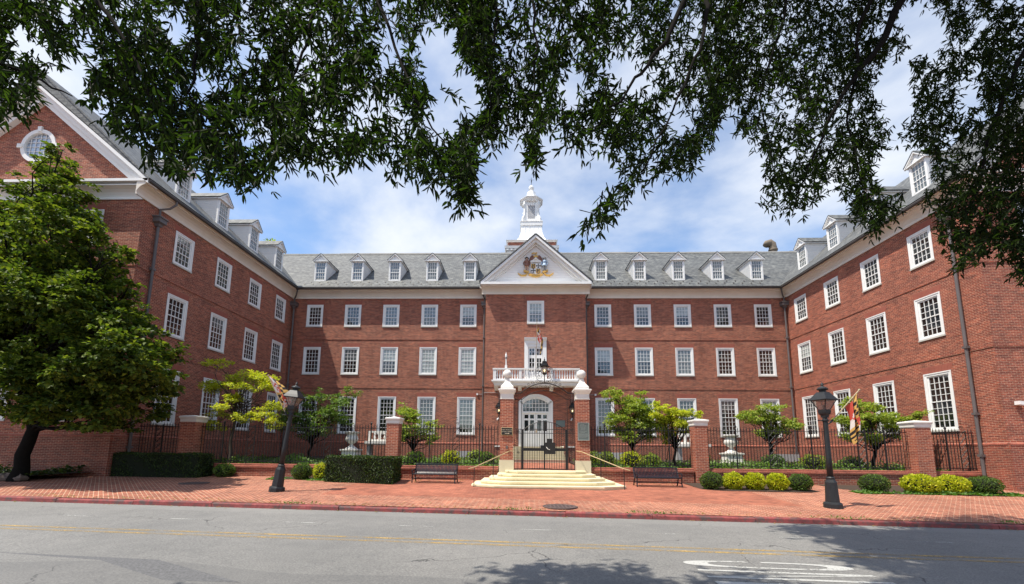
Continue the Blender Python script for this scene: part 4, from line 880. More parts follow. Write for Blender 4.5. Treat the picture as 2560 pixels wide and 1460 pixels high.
# ------------------------------------------------------------------ garden wall, piers, iron fence
FY = 18.5
BAYS = [(-16.80, -14.76), (-14.02, -5.79), (-5.13, -.92), (2.99, 7.22), (7.88, 16.12), (16.88, 18.80)]
BN = ['between the shaded wing and its first pier', 'between the two piers behind the tall right-hand lamp of the shaded side', '', '', '', '']
WLAB = ['short stretch of low brick wall running into the shaded wing behind the dark hedge', 'long low brick wall behind the leaning street lamp and the two clipped hedges', 'low brick wall behind the black bench on the hedge side of the steps',
        'low brick wall behind the black bench on the lamp flag side of the steps, with no hedge', 'long low brick wall behind the row of golden bushes and the upright lamp', 'short low brick wall behind golden bushes, running into the sunlit wing']
FLAB = ['short iron fence panel half hidden under the big shade tree', 'long black iron fence behind the leaning street lamp', 'black iron fence panel between the square clipped hedge and the small sign pier',
        'black iron fence above the bench, between the bronze plaque pier and the next capped pier', 'long black iron fence behind the upright street lamp, with the stone urn behind it', 'short black iron fence beside the grey downpipe of the sunlit wing']
mb = MB(); mb.lathe(0, 0, [(.0135, 0), (.0135, 1.56), (.019, 1.58), (.013, 1.62), (.002, 1.70)], 6); bar_me = mb.data('bar', M['iron'])
mb = MB(); mb.box(-.022, .022, -.022, .022, 0, 1.62); mb.lathe(0, 0, [(.022, 1.62), (.038, 1.65), (.02, 1.69), (.034, 1.72), (.046, 1.76), (.034, 1.80), (.008, 1.83), (.003, 1.88)], 10); mb.tube([(0, 0, 1.0), (0, .55, 0)], .012, 5); post_me = mb.data('post', M['iron'])
def spiral(mb, c, r0, turns, sx=1, a0=0.0, r_=.008, n=22):
    pts = []
    for i in range(n):
        q = i / (n - 1); a = a0 + sx * turns * 2 * math.pi * q; rr = r0 * (1 - .85 * q); pts.append((c[0] + rr * math.cos(a), c[1], c[2] + rr * math.sin(a)))
    mb.tube(pts, r_, 5)
mb = MB(); mb.box(-.16, -.135, -.012, .012, 0, 1.66); mb.box(.135, .16, -.012, .012, 0, 1.66); mb.box(-.135, .135, -.01, .01, .02, .04); mb.box(-.135, .135, -.01, .01, 1.60, 1.62)
for k in range(6):
    z = .16 + .26 * k; sx = 1 if k % 2 else -1; spiral(mb, (-.055, 0, z), .075, 1.1, sx, math.pi * .5); spiral(mb, (.055, 0, z + .1), .075, 1.1, sx, -math.pi * .5); mb.tube([(-.13, 0, z - .1), (0, 0, z + .05), (.13, 0, z + .2)], .009, 5)
spiral(mb, (-.05, 0, 1.80), .06, 1.2, 1); spiral(mb, (.05, 0, 1.80), .06, 1.2, -1, math.pi); spiral(mb, (0, 0, 1.96), .05, 1.2, 1); mb.sphere((0, 0, 2.06), .025, 8, 6); scroll_me = mb.data('scroll_panel', M['iron'])
POSTS = {1: [-13.0, -10.2, -6.47], 2: [-3.9, -1.75], 3: [3.6, 6.3], 4: [9.1, 12.2, 15.2], 5: [17.7], 0: []}; SCR = {1: [-11.75, -8.35], 2: [-2.75], 3: [5.0], 4: [10.6, 14.25], 5: [18.35], 0: [-15.9]}
for i, (x0, x1) in enumerate(BAYS):
    xm = (x0 + x1) / 2; zg = min(ground(x0, 18.4), ground(x1, 18.4)) - .1
    w = empty('garden_wall', (xm, FY, ground(xm, 18.4)), WLAB[i], 'wall', 'low brick walls under the iron fence')
    mb = MB(); mb.box(x0, x1, 18.36, 18.66, zg, -.86); mb.build('wall_body', M['brick_wall'], w)
    mb = MB(); mb.prism([(x0, 18.31, -.858), (x0, 18.31, -.79), (x0, 18.335, -.775), (x0, 18.70, -.775), (x0, 18.70, -.858)], (x1 - x0, 0, 0)); mb.build('coping', M['rowlock'], w)
    mb = MB(); mb.prism([(x0, 18.345, -.773), (x0, 18.345, -.715), (x0, 18.37, -.70), (x0, 18.68, -.70), (x0, 18.68, -.773)], (x1 - x0, 0, 0)); mb.build('coping', M['rowlock'], w)
    f = empty('iron_fence', (xm, FY, -.70), FLAB[i], 'fence', 'black iron fence panels between brick piers')
    mb = MB(); mb.box(x0, x1, FY - .009, FY + .009, .86, .885); mb.build('rail', M['iron'], f); mb = MB(); mb.box(x0, x1, FY - .012, FY + .012, -.60, -.575); mb.build('rail', M['iron'], f)
    for p in POSTS[i]: o = link('post', post_me, f); o.location = Vector((p, FY, -.70)) - Vector((xm, FY, -.70))
    for p in SCR[i]: o = link('scroll_panel', scroll_me, f); o.location = Vector((p - xm, 0, 0))
    k = int((x1 - x0 - .08) / .1225)
    for j in range(k):
        x = x0 + .06 + (x1 - x0 - .12) * j / (k - 1)
        if any(abs(x - p) < .05 for p in POSTS[i]) or any(abs(x - p) < .16 for p in SCR[i]): continue
        o = link('bar', bar_me, f); o.location = Vector((x - xm, 0, .06))
def pier(x, label, hw=.262):
    p = empty('brick_pier', (x, FY, ground(x, 18.3)), label, 'pier', 'white capped brick piers along the fence')
    mb = MB(); mb.box(x - hw, x + hw, FY - hw, FY + hw, ground(x, 18.3) - .1, 1.06); mb.build('shaft', M['brick_pier'], p)
    mb = MB(); mb.sq(x, FY, [(hw + .01, 1.061), (hw + .025, 1.10), (hw + .025, 1.17), (hw + .035, 1.20), (hw + .06, 1.25), (hw + .068, 1.26), (hw + .068, 1.305), (hw + .05, 1.32), (.02, 1.38)]); mb.build('cap', M['white_stone'], p)
pier(-14.39, 'brick fence pier with white cap behind the long dark hedge near the shade tree', .325); pier(-5.46, 'brick fence pier with white cap behind the clipped square hedge')
pier(7.55, 'brick fence pier with white cap beside the bench and golden bushes'); pier(16.5, 'brick fence pier with white cap beside the tall window of the sunlit wing', .325)
def gate_pier(x, label):
    p = empty('gate_pier', (x, FY, -1.1), label, 'pier', 'gate piers with white ball finials'); hw = .278
    mb = MB(); mb.box(x - hw, x + hw, FY - hw, FY + hw, -.43, 2.14); mb.build('shaft', M['brick_pier'], p)
    mb = MB(); mb.box(x - hw - .03, x + hw + .03, FY - hw - .03, FY + hw + .03, -1.25, -.431); mb.build('base_block', M['block'], p)
    mb = MB(); mb.sq(x, FY, [(.295, 2.141), (.305, 2.17), (.282, 2.18), (.282, 2.38), (.30, 2.40), (.325, 2.44), (.35, 2.50), (.375, 2.54), (.375, 2.59), (.275, 2.61), (.275, 2.70), (.25, 2.73), (.17, 2.83), (.115, 2.93), (.09, 3.02), (.09, 3.06)]); mb.build('cap', M['white_stone'], p)
    mb = MB(); mb.smooth = True; mb.lathe(x, FY, [(.10, 3.05), (.12, 3.07), (.09, 3.09)], 16); mb.sphere((x, FY, 3.275), .20, 24, 16); mb.build('ball_finial', M['white_stone'], p)
gate_pier(-.575, 'tall brick gate pier with white ball, carrying the small black sign'); gate_pier(2.645, 'tall brick gate pier with white ball, carrying the bronze plaque')
# signs on the gate piers
sg_ = empty('entrance_sign', (-.565, 18.19, .77), 'small black sign with pale letters and arrow on gate pier', 'sign')
mb = MB(); mb.box(-.815, -.315, 18.155, 18.198, .60, .935); mb.build('sign_frame', M['railgold'], sg_); mb = MB(); mb.box(-.79, -.34, 18.148, 18.154, .622, .913); mb.build('sign_plate', M['black_plate'], sg_)
for body, s_, z in (('PUBLIC ENTRANCE', .050, .815), ('AROUND CORNER', .050, .738)): text_mesh('lettering', body, s_, (-.565, 18.146, z), M['letters'], sg_)
mb = MB(); mb.box(-.65, -.50, 18.143, 18.147, .672, .688); mb.prism([(-.50, 18.147, .655), (-.50, 18.147, .705), (-.455, 18.147, .68)], (0, -.004, 0)); mb.build('arrow', M['letters'], sg_)
pl = empty('bronze_plaque', (2.655, 18.19, .79), 'green bronze plaque with raised lines of writing on gate pier', 'plaque')
mb = MB(); mb.box(2.415, 2.895, 18.165, 18.198, .415, 1.16); mb.build('plate', M['bronze'], pl)
mb = MB()
for x0, x1, z0, z1 in ((2.415, 2.895, 1.135, 1.16), (2.415, 2.895, .415, .44), (2.415, 2.44, .44, 1.135), (2.87, 2.895, .44, 1.135)): mb.box(x0, x1, 18.150, 18.164, z0, z1)
mb.build('rim', M['bronze_hi'], pl)
mb = MB()
for z, a, b, h in ((1.06, .12, .28, .022), (1.01, .10, .34, .02), (.955, .12, .33, .02), (.90, .14, .30, .02), (.85, .13, .31, .02), (.79, .08, .38, .018), (.74, .12, .30, .016), (.68, .05, .42, .014), (.645, .05, .40, .014), (.61, .05, .42, .014), (.575, .05, .41, .014), (.54, .05, .36, .014)):
    x = 2.415 + a
    while x < 2.415 + b: l = random.uniform(.018, .05); mb.box(x, min(x + l, 2.415 + b + .02), 18.157, 18.164, z, z + h); x += l + .012
mb.build('raised_writing', M['bronze_hi'], pl)
bx = empty('call_box', (-.56, 18.18, .1), 'tiny grey call box low on the gate pier below the sign', 'call box'); mb = MB(); mb.box(-.595, -.515, 18.15, 18.198, .04, .17); mb.box(-.585, -.525, 18.14, 18.149, .10, .155); mb.build('casing', M['pipe'], bx)

# wrought iron arch over the gate, with lantern
ar = empty('iron_archway', (CX, FY, -.83), 'black wrought iron arch with scrollwork and lantern spanning the gate piers', 'archway')
def arch_pts(z0, z1, xe, half, n=26):
    pts = [(CX - half, FY, z0)]; 
    for i in range(n + 1):
        x = -xe + 2 * xe * i / n; pts.append((CX + x, FY, z0 + .02 + (z1 - z0 - .02) * (1 - (abs(x) / xe) ** 2.1)))
    return pts + [(CX + half, FY, z0)]
mb = MB(); mb.tube(arch_pts(2.43, 2.88, 1.02, 1.28), .022, 6); mb.tube(arch_pts(2.15, 2.55, .96, 1.28), .014, 6); mb.build('arch', M['iron'], ar)
mb = MB()
for k in range(13):
    x = -1.12 + 2.24 * k / 12; zc = 2.31 + .42 * max(0, 1 - (abs(x) / 1.0) ** 2.1); sx = 1 if x < 0 else -1
    spiral(mb, (CX + x - .04, FY, zc), .085, 1.3, sx, 0, .007); spiral(mb, (CX + x + .05, FY, zc + .04), .065, 1.2, -sx, math.pi, .007)
mb.build('scrollwork', M['iron'], ar)
mb = MB()
for sg in (-1, 1):
    for x in (1.27, 1.14, .98): mb.box(CX + sg * x - .011, CX + sg * x + .011, FY - .011, FY + .011, -.83, 2.43 if x > 1.2 else 2.2)
mb.build('upright', M['iron'], ar)
mb = MB()
for sg in (-1, 1):                               # scrolls climbing to the lantern
    for x, z, r_ in ((.12, 2.97, .09), (.30, 2.98, .10), (.50, 2.92, .085), (.68, 2.84, .07), (.82, 2.72, .06), (.22, 3.18, .10), (.34, 3.38, .09), (.28, 3.56, .06)): spiral(mb, (CX + sg * x, FY, z), r_, 1.3, sg, math.pi if sg > 0 else 0, .009)
    mb.tube([(CX + sg * .05, FY, 2.9), (CX + sg * .30, FY, 3.05), (CX + sg * .42, FY, 3.3), (CX + sg * .36, FY, 3.55), (CX + sg * .2, FY, 3.64)], .009, 5); mb.lathe(CX + sg * .2, FY, [(.005, 3.36), (.04, 3.40), (.005, 3.45)], 6)
mb.build('scrollwork', M['iron'], ar)
def lantern(parent, x, y, z, s=1.0, mat='iron'):
    mb = MB(); mb.lathe(x, y, [(.02 * s, z - .42 * s), (.02 * s, z - .06 * s), (.06 * s, z - .05 * s), (.10 * s, z), (.115 * s, z + .02 * s)], 6)
    for i in range(6): a = math.pi / 3 * i; mb.tube([(x + .115 * s * math.cos(a), y + .115 * s * math.sin(a), z + .02 * s), (x + .165 * s * math.cos(a), y + .165 * s * math.sin(a), z + .30 * s)], .010 * s, 4)
    mb.lathe(x, y, [(.165 * s, z + .29 * s), (.20 * s, z + .30 * s), (.21 * s, z + .34 * s), (.17 * s, z + .36 * s), (.15 * s, z + .44 * s), (.10 * s, z + .47 * s), (.10 * s, z + .51 * s), (.12 * s, z + .52 * s), (.05 * s, z + .57 * s), (.02 * s, z + .60 * s), (.035 * s, z + .63 * s), (.01 * s, z + .66 * s), (.004 * s, z + .74 * s)], 6)
    l = mb.build('lantern', M[mat], parent); mb = MB(); mb.lathe(x, y, [(.108 * s, z + .021 * s), (.160 * s, z + .29 * s)], 6); mb.build('lantern_glass', M['lampglass'], l)
    mb = MB(); mb.sphere((x, y, z + .14 * s), .032 * s, 8, 6, 1.6); mb.build('bulb', M['bulb'], l)
lantern(ar, CX + .01, FY, 3.31)
# gate leaves
gt = empty('iron_gate', (CX, FY, -.83), 'closed black iron double gate with arched top and lock box', 'gate')
for sg in (-1, 1): mb = MB(); mb.box(CX + sg * .94 - .055, CX + sg * .94 + .055, FY - .08, FY + .03, -.83, .88); mb.build('gate_post', M['iron'], gt)
topz = lambda x: .88 + .33 * (1 - (abs(x - CX) / .88) ** 2)
mb = MB(); mb.tube([(CX + q * .088, FY - .03, topz(CX + q * .088)) for q in range(-10, 11)], .014, 6); mb.build('arched_rail', M['iron'], gt)
for z, h in ((.70, .022), (.87, .022), (-.81, .03)): mb = MB(); mb.box(CX - .885, CX + .885, FY - .04, FY - .02, z, z + h); mb.build('rail', M['iron'], gt)
for i in range(17):
    x = CX - .83 + 1.66 * i / 16
    if i != 8: mb = MB(); mb.box(x - .009, x + .009, FY - .039, FY - .021, -.80, topz(x)); mb.build('bar', M['iron'], gt)
mb = MB(); mb.box(CX - .03, CX + .03, FY - .05, FY - .01, -.82, topz(CX)); mb.build('meeting_stile', M['iron'], gt)
mb = MB(); mb.box(CX - .884, CX + .884, FY - .052, FY - .042, -.04, .085); mb.box(CX - .17, CX - .001, FY - .056, FY - .053, .0, .20); mb.build('kick_plate', M['iron'], gt)
mb = MB(); mb.box(CX + .03, CX + .46, FY - .14, FY - .055, -.17, .32); mb.box(CX + .10, CX + .33, FY - .13, FY - .055, .321, .48); mb.build('lock_box', M['black_plate'], gt)
mb = MB(); mb.tube([(CX + .07, FY - .15, .13), (CX + .14, FY - .19, .04), (CX + .22, FY - .15, .02)], .013, 6); mb.build('handle', M['white_stone'], gt)
for sg in (-1, 1):
    for z in (-.80, .70, .87): mb = MB(); mb.box(min(CX + sg * .995, CX + sg * 1.28), max(CX + sg * .995, CX + sg * 1.28), FY - .008, FY + .008, z, z + .02); mb.build('side_rail', M['iron'], gt)
    for x in (1.03, 1.09, 1.20): mb = MB(); mb.box(CX + sg * x - .008, CX + sg * x + .008, FY - .007, FY + .007, -.80, .9); mb.build('side_bar', M['iron'], gt)
    mb = MB(); spiral(mb, (CX + sg * 1.12, FY, .79), .06, 1.3, sg); spiral(mb, (CX + sg * 1.12, FY, -.1), .06, 1.3, sg); mb.build('side_scroll', M['iron'], gt)

# outer steps: five octagon-fronted treads
sp_ = empty('entrance_steps', (CX, 16.6, ground(CX, 15.8)), 'five pale yellow stone steps with angled ends below the gate', 'steps')
for i in range(5):
    hs, yf, ch = 2.80 - .30 * i, 15.62 + .42 * i, .85 - .10 * i; z1 = -1.275 + .111 * i; zb = -1.46 if i == 0 else z1 - .112
    def octo(e, z): return [(CX - hs - e, 18.32 + .002 * i, z), (CX - hs - e, yf + ch * .55, z), (CX - hs + ch, yf - e, z), (CX + hs - ch, yf - e, z), (CX + hs + e, yf + ch * .55, z), (CX + hs + e, 18.32 + .002 * i, z)]
    mb = MB(); mb.prism(octo(0, zb), (0, 0, z1 - .055 - zb)); mb.prism(octo(.035, z1 - .0545), (0, 0, .0545)); mb.build('tread', M['limestone'], sp_)
mb = MB(); mb.box(CX - 1.58, CX + 1.58, 18.2, 18.8, -1.2, -.832); mb.build('threshold', M['limestone'], sp_)
def handrail(pts, posts, label):
    h = empty('handrail', posts[0], label, 'handrail', 'handrails of the gate steps'); mb = MB(); mb.tube(pts, .017, 8); mb.build('rail', M['railgold'], h)
    for p, zt in zip(posts, (pts[1][2], None)):
        zt = zt if zt is not None else pts[1][2] + (pts[2][2] - pts[1][2]) * (p[1] - pts[1][1]) / (pts[2][1] - pts[1][1]); mb = MB(); mb.tube([p, (p[0], p[1], zt)], .015, 8); mb.build('post', M['iron'], h)
handrail([(-1.88, 15.86, -.70), (-1.68, 15.95, -.65), (-.45, 17.75, -.06), (-.28, 18.15, -.03)], [(-1.68, 15.95, -1.40), (-1.04, 16.88, -1.17)], 'brass coloured handrail on black posts, on the steps below the small black sign')
handrail([(3.97, 15.86, -.70), (3.77, 15.95, -.65), (2.52, 17.75, -.06), (2.35, 18.15, -.03)], [(3.77, 15.95, -1.40), (3.11, 16.88, -1.17)], 'brass coloured handrail on black posts, on the steps below the bronze plaque')

# benches ---------------------------------------------------------------------
def bench(x, y, rz, label):
    b = empty('bench', (0, 0, 0), label, 'bench', 'black slatted benches against the low wall'); W = .84
    for sg in (-1, 1):
        mb = MB(); xx = sg * W
        mb.tube([(xx, -.27, 0), (xx, -.24, .18), (xx, -.27, .33)], .024, 8); mb.tube([(xx, .26, 0), (xx, .16, .20), (xx, .10, .33), (xx, .20, .56), (xx, .25, .70)], .024, 8)
        mb.tube([(xx, -.27, .31), (xx, .12, .31)], .022, 8); mb.tube([(xx, .19, .52), (xx, 0, .50), (xx, -.20, .50), (xx, -.29, .46), (xx, -.29, .40), (xx, -.26, .33)], .021, 8); mb.tube([(xx, -.25, .12), (xx, .19, .14)], .013, 6); mb.build('end_frame', M['bench'], b)
    mb = MB(); mb.tube([(-W, -.29, .335), (W, -.29, .335)], .024, 8); mb.tube([(-W, .08, .33), (W, .08, .33)], .018, 6); mb.tube([(-W, .06, .17), (W, .06, .17)], .016, 6); mb.tube([(-W, -.22, .15), (W, -.22, .15)], .016, 6); mb.build('stretcher', M['bench'], b)
    mb = MB(); mb.tube([(-W, .255, .70), (W, .255, .70)], .024, 8); mb.build('top_rail', M['bench'], b)
    seat, back = MB(), MB(); k = 30
    for i in range(k):
        xx = -W + .05 + (2 * W - .1) * i / (k - 1); w = .018
        for mbx, pts in ((seat, [(-.29, .352), (-.20, .345), (0, .335), (.09, .345)]), (back, [(.09, .345), (.14, .40), (.20, .55), (.255, .705)])):
            for (y0, z0), (y1, z1) in zip(pts, pts[1:]): mbx.prism([(xx - w, y0, z0), (xx + w, y0, z0), (xx + w, y1, z1), (xx - w, y1, z1)], (0, -.004, .008))
    seat.build('seat', M['bench'], b); back.build('backrest', M['bench'], b)
    b.location = (x, y, ground(x, y) + .004); b.rotation_euler = (0, 0, rz); WL[b.name] = Vector((x, y, 0)); return b
bench(-3.33, 17.05, R(-3), 'black slatted metal bench next to the clipped square hedge'); bench(5.28, 17.0, R(0), 'black slatted metal bench between the steps and the golden bushes')

# street lamps -----------------------------------------------------------------
def street_lamp(x, y, tilt, rz, label):
    l = empty('street_lamp', (0, 0, 0), label, 'street lamp', 'charcoal lantern street lamps on the brick pavement')
    mb = MB(); mb.lathe(0, 0, [(.235, -.05), (.235, .10), (.22, .14), (.175, .16)], 8, R(22.5)); mb.lathe(0, 0, [(.175, .161), (.15, .60), (.147, .70), (.11, .78), (.10, .82)], 8, R(22.5)); mb.lathe(0, 0, [(.108, .80), (.112, .83), (.09, .86)], 16); mb.build('pedestal', M['lamp_iron'], l)
    mb = MB(); mb.smooth = True; mb.lathe(0, 0, [(.080, .84), (.074, 1.4), (.062, 2.5), (.06, 2.60)], 16); mb.smooth = False; mb.lathe(0, 0, [(.08, 2.44), (.085, 2.46), (.085, 2.49), (.075, 2.5)], 12); mb.build('post', M['lamp_iron'], l)
    mb = MB(); mb.tube([(-.28, 0, 2.46), (.28, 0, 2.46)], .013, 8); mb.sphere((-.28, 0, 2.46), .02, 8, 6); mb.sphere((.28, 0, 2.46), .02, 8, 6); mb.build('ladder_bar', M['lamp_iron'], l)
    mb = MB(); mb.sq(0, 0, [(.065, 2.55), (.075, 2.62), (.10, 2.66), (.11, 2.70), (.115, 2.76), (.10, 2.77)]); z0, z1 = 2.77, 3.06
    for sx in (-1, 1):
        for sy in (-1, 1): mb.bar((sx * .095, sy * .095, z0), (sx * .215, sy * .215, z1), .020)
    for a in range(4):
        c_, s_ = math.cos(a * math.pi / 2), math.sin(a * math.pi / 2); r2 = lambda px_, py_, z: (px_ * c_ - py_ * s_, px_ * s_ + py_ * c_, z)
        mb.bar(r2(-.215, -.215, z1), r2(.215, -.215, z1), .026); mb.bar(r2(-.10, -.10, z0), r2(.10, -.10, z0), .022)
    ln = mb.build('lantern', M['lamp_iron'], l)
    mb = MB()
    for a in range(4):
        c_, s_ = math.cos(a * math.pi / 2), math.sin(a * math.pi / 2); r2 = lambda px_, py_, z: (px_ * c_ - py_ * s_, px_ * s_ + py_ * c_, z); mb.quad(r2(-.093, -.093, z0), r2(.093, -.093, z0), r2(.212, -.212, z1), r2(-.212, -.212, z1))
    mb.build('lantern_glass', M['lampglass'], ln); mb = MB(); mb.lathe(0, 0, [(.02, 2.76), (.03, 2.80), (.035, 2.90), (.01, 2.93)], 8); mb.build('burner', M['lamp_iron'], ln)
    mb = MB(); mb.sq(0, 0, [(.245, 3.05), (.25, 3.075), (.20, 3.16), (.115, 3.29), (.10, 3.30)]); mb.lathe(0, 0, [(.09, 3.29), (.085, 3.35), (.14, 3.37), (.145, 3.40), (.10, 3.44), (.05, 3.46), (.03, 3.49), (.045, 3.52), (.03, 3.55), (.006, 3.60)], 14); mb.build('lantern_roof', M['lamp_iron'], ln)
    l.location = (x, y, ground(x, y)); l.rotation_euler = (0, tilt, rz); WL[l.name] = Vector(l.location); return l
street_lamp(-7.84, 13.91, R(6.2), 0, 'leaning charcoal street lamp with a furled flag'); street_lamp(8.87, 12.78, R(.3), R(20), 'upright charcoal street lamp with a hanging flag')

# flags ------------------------------------------------------------------------
def pat(u, v):
    """0 black 1 gold 2 red 3 white: quartered, striped fields with a counterchanged diagonal, crossed fields"""
    q = (u < .5) == (v > .5); uu = (u % .5) * 2; vv = (v % .5) * 2
    if q: s = int(uu * 6) % 2; d = abs((1 - vv) - uu) < .17; return 1 if (s == 0) != d else 0
    base = 2 if (uu < .5) == (vv < .5) else 3
    cross = (abs(uu - .5) < .10 and .12 < vv < .88) or (abs(vv - .5) < .10 and .12 < uu < .88) or (abs(uu - .5) < .17 and (abs(vv - .2) < .07 or abs(vv - .8) < .07)) or (abs(vv - .5) < .17 and (abs(uu - .2) < .07 or abs(uu - .8) < .07))
    return (5 - base) if cross else base
def flag(label, p0, p1, fn, nu=40, nv=28, bracket=None, ku=1.0, kv=1.0):
    f = empty('flag', p0, label, 'flag', 'black gold red and white quartered flags'); p0, p1 = Vector(p0), Vector(p1)
    mb = MB(); mb.tube([p0, p1], .016, 8); d = (p1 - p0).normalized(); mb.sphere(p1 + d * .02, .03, 8, 6); mb.build('pole', M['wood'], f)
    mb = MB(); mb.smooth = True; V = [fn(i / nu, j / nv, p0, p1) for j in range(nv + 1) for i in range(nu + 1)]; b = 0; mb.v = [tuple(p) for p in V]
    for j in range(nv):
        for i in range(nu): mb.f.append([j * (nu + 1) + i, j * (nu + 1) + i + 1, (j + 1) * (nu + 1) + i + 1, (j + 1) * (nu + 1) + i]); mb.m.append(pat(((i + .5) / nu) ** ku, ((j + .5) / nv) ** kv)); mb.sm.append(True)
    mb.build('cloth', [M['f_black'], M['f_gold'], M['f_red'], M['f_white']], f)
    if bracket: mb = MB(); mb.tube([bracket, tuple(p0)], .02, 6); mb.tube([p0, p0 + d * .12], .026, 8); mb.build('bracket', M['lamp_iron'], f)
    return f
def furled(u, v, p0, p1):                       # wrapped round its pole, bulging to one side
    t_ = 1 - .80 * u; c = p0 + (p1 - p0) * t_; w = .50 * math.sin(math.pi * min(1, u * .92 + .06)) ** .9
    a = v * 2.0 - .2; return c + Vector((w * (v * .95) + .012, -.06 * math.sin(a * 2.6) - .10 * w * math.sin(v * 9 + u * 5), -.30 * w * v + .02 * math.sin(v * 12 + u * 8)))
flag('flag furled round its pole on the leaning lamp', (-7.66, 13.80, 1.06), (-8.31, 13.70, 2.33), furled, bracket=(-7.63, 13.9, 1.02))
def hanging(u, v, p0, p1):                      # hoist on the outer half of the pole, fly dropping straight down in folds
    c = p0 + (p1 - p0) * (.52 + .44 * v); drop = u * 1.08; sq_ = min(1, u * 2.2)
    tgt = p0 + (p1 - p0) * .80; x = c.x + (tgt.x + .02 - c.x) * sq_ * (.55) ; y = c.y + .06 * math.sin(v * 11 + u * 3) * (.3 + sq_)
    return Vector((x + .03 * math.sin(u * 6 + v * 4), y, c.z - .03 - drop * (1 - .12 * v) - (0 if v > .5 else .0)))
flag('flag hanging in folds from the upright lamp', (8.96, 12.70, .86), (9.80, 12.62, 1.80), hanging, bracket=(8.89, 12.76, .80), ku=1.5, kv=1.9)
def drooping(u, v, p0, p1):
    c = p0 + (p1 - p0) * (.66 + .28 * v); sq_ = min(1, u * 1.6); return Vector((c.x + .05 + .42 * sq_ * (.5 + .5 * math.sin(v * 3 + .4)) * (1 - .3 * u) + .04 * math.sin(v * 10 + u * 5), c.y + .08 * math.sin(v * 9 + u * 4), c.z - 1.05 * u * (1 - .25 * v) - .02))
flag('flag drooping from a thin pole in front of the balcony door', (1.02, 28.30, 5.0), (1.06, 27.30, 8.45), drooping)

# urns, stone seats, wall lanterns, small fittings -----------------------------------
def urn(x, y, label):
    u = empty('stone_urn', (x, y, bed(x, y)), label, 'urn', 'white stone urns on pedestals'); z = bed(x, y)
    mb = MB(); mb.sq(x, y, [(.46, z - .05), (.46, z + .10), (.42, z + .12), (.40, z + .50), (.44, z + .53), (.47, z + .56), (.47, z + .62), (.3, z + .64)]); mb.build('pedestal', M['white_stone'], u)
    mb = MB(); mb.smooth = True; mb.lathe(x, y, [(.34, z + .63), (.33, z + .68), (.22, z + .74), (.12, z + .84), (.10, z + .92), (.16, z + .97), (.30, z + 1.05), (.36, z + 1.18), (.33, z + 1.32), (.28, z + 1.42), (.30, z + 1.50), (.42, z + 1.56), (.44, z + 1.60), (.38, z + 1.61), (.30, z + 1.55)], 24); mb.build('bowl', M['white_stone'], u)
urn(-9.58, 24.3, 'white stone urn behind the fence near the leaning lamp'); urn(11.66, 24.3, 'white stone urn behind the fence near the upright lamp')
def stone_seat(x, y, label):
    s = empty('stone_settle', (x, y, bed(x, y)), label, 'garden seat', 'white garden seats against the facade')
    mb = MB(); mb.box(x - 1.05, x + 1.05, y - .35, y + .35, .30, .46); mb.prism([(x - 1.05, y - .35, .30), (x + 1.05, y - .35, .30), (x + .95, y - .25, .22), (x - .95, y - .25, .22)], (0, .55, 0)); mb.build('seat', M['white_stone'], s)
    mb = MB(); y0, y1 = y + .22, y + .34; mb.box(x - 1.0, x + 1.0, y0, y1, .461, .58); mb.box(x - 1.0, x + 1.0, y0, y1, 1.0, 1.12)
    for a in (-1.0, -.36, .20, .84): mb.box(x + a, x + a + .16, y0, y1, .581, .999)
    for a in (-.70, -.02, .56): mb.lathe(x + a + .08, y + .28, [(.05, .58), (.09, .70), (.05, .84), (.09, .94), (.06, 1.0)], 8)
    mb.build('backrest', M['white_stone'], s)
    for a in (-.8, .8): mb = MB(); mb.box(x + a - .12, x + a + .12, y - .2, y + .3, bed(x, y) - .05, .219); mb.build('leg', M['stonegrey'], s)
stone_seat(-8.75, 27.2, 'white stone seat behind the pier by the clipped square hedge'); stone_seat(10.65, 27.2, 'white stone seat behind the pier by the golden bushes')
for x, lab in ((-1.45, 'black wall lantern beside the entrance on the small sign side'), (3.5, 'black wall lantern beside the entrance on the bronze plaque side')):
    w = empty('wall_lantern', (x, YP - .22, 2.6), lab, 'wall lantern', 'black wall lanterns flanking the entrance'); lantern(w, x, YP - .24, 2.45, 1.25); mb = MB(); mb.tube([(x, YP, 2.3), (x, YP - .12, 2.2), (x, YP - .24, 2.3)], .018, 6); mb.tube([(x, YP - .2, 2.3), (x, YP - .2, .45)], .014, 5); mb.build('bracket', M['iron'], w)
    mb = MB(); mb.tube([(x - .02, YP - .22, 2.12), (x - .12, YP - .34, 1.98)], [.03, .055], 8); mb.build('floodlight', M['white'], w)
c = empty('camera_mast', (-.98, 28.3, 5.3), 'white security camera mast standing on the balcony rail', 'security camera'); mb = MB(); mb.box(-1.06, -.90, 28.22, 28.38, 5.39, 5.62); mb.box(-1.02, -.94, 28.26, 28.34, 5.62, 6.05); mb.lathe(-.98, 28.3, [(.05, 6.05), (.07, 6.2), (.075, 6.3), (.03, 6.42), (.01, 6.52)], 10); mb.build('mast', M['white'], c); mb = MB(); mb.sphere((-.98, 28.27, 6.12), .06, 10, 8); mb.build('dome', M['black_plate'], c)
c = empty('notice_plate', (2.66, YP - .03, 1.95), 'dark metal plate on the brick wall beside the white door', 'plate'); mb = MB(); mb.box(2.40, 3.02, YP - .04, YP - .001, 1.55, 2.0); mb.build('plate', M['bronze'], c); mb = MB(); mb.box(2.40, 3.02, YP - .05, YP - .041, 1.97, 2.0); mb.box(2.40, 3.02, YP - .05, YP - .041, 1.55, 1.58); mb.build('rim', M['bronze'], c)
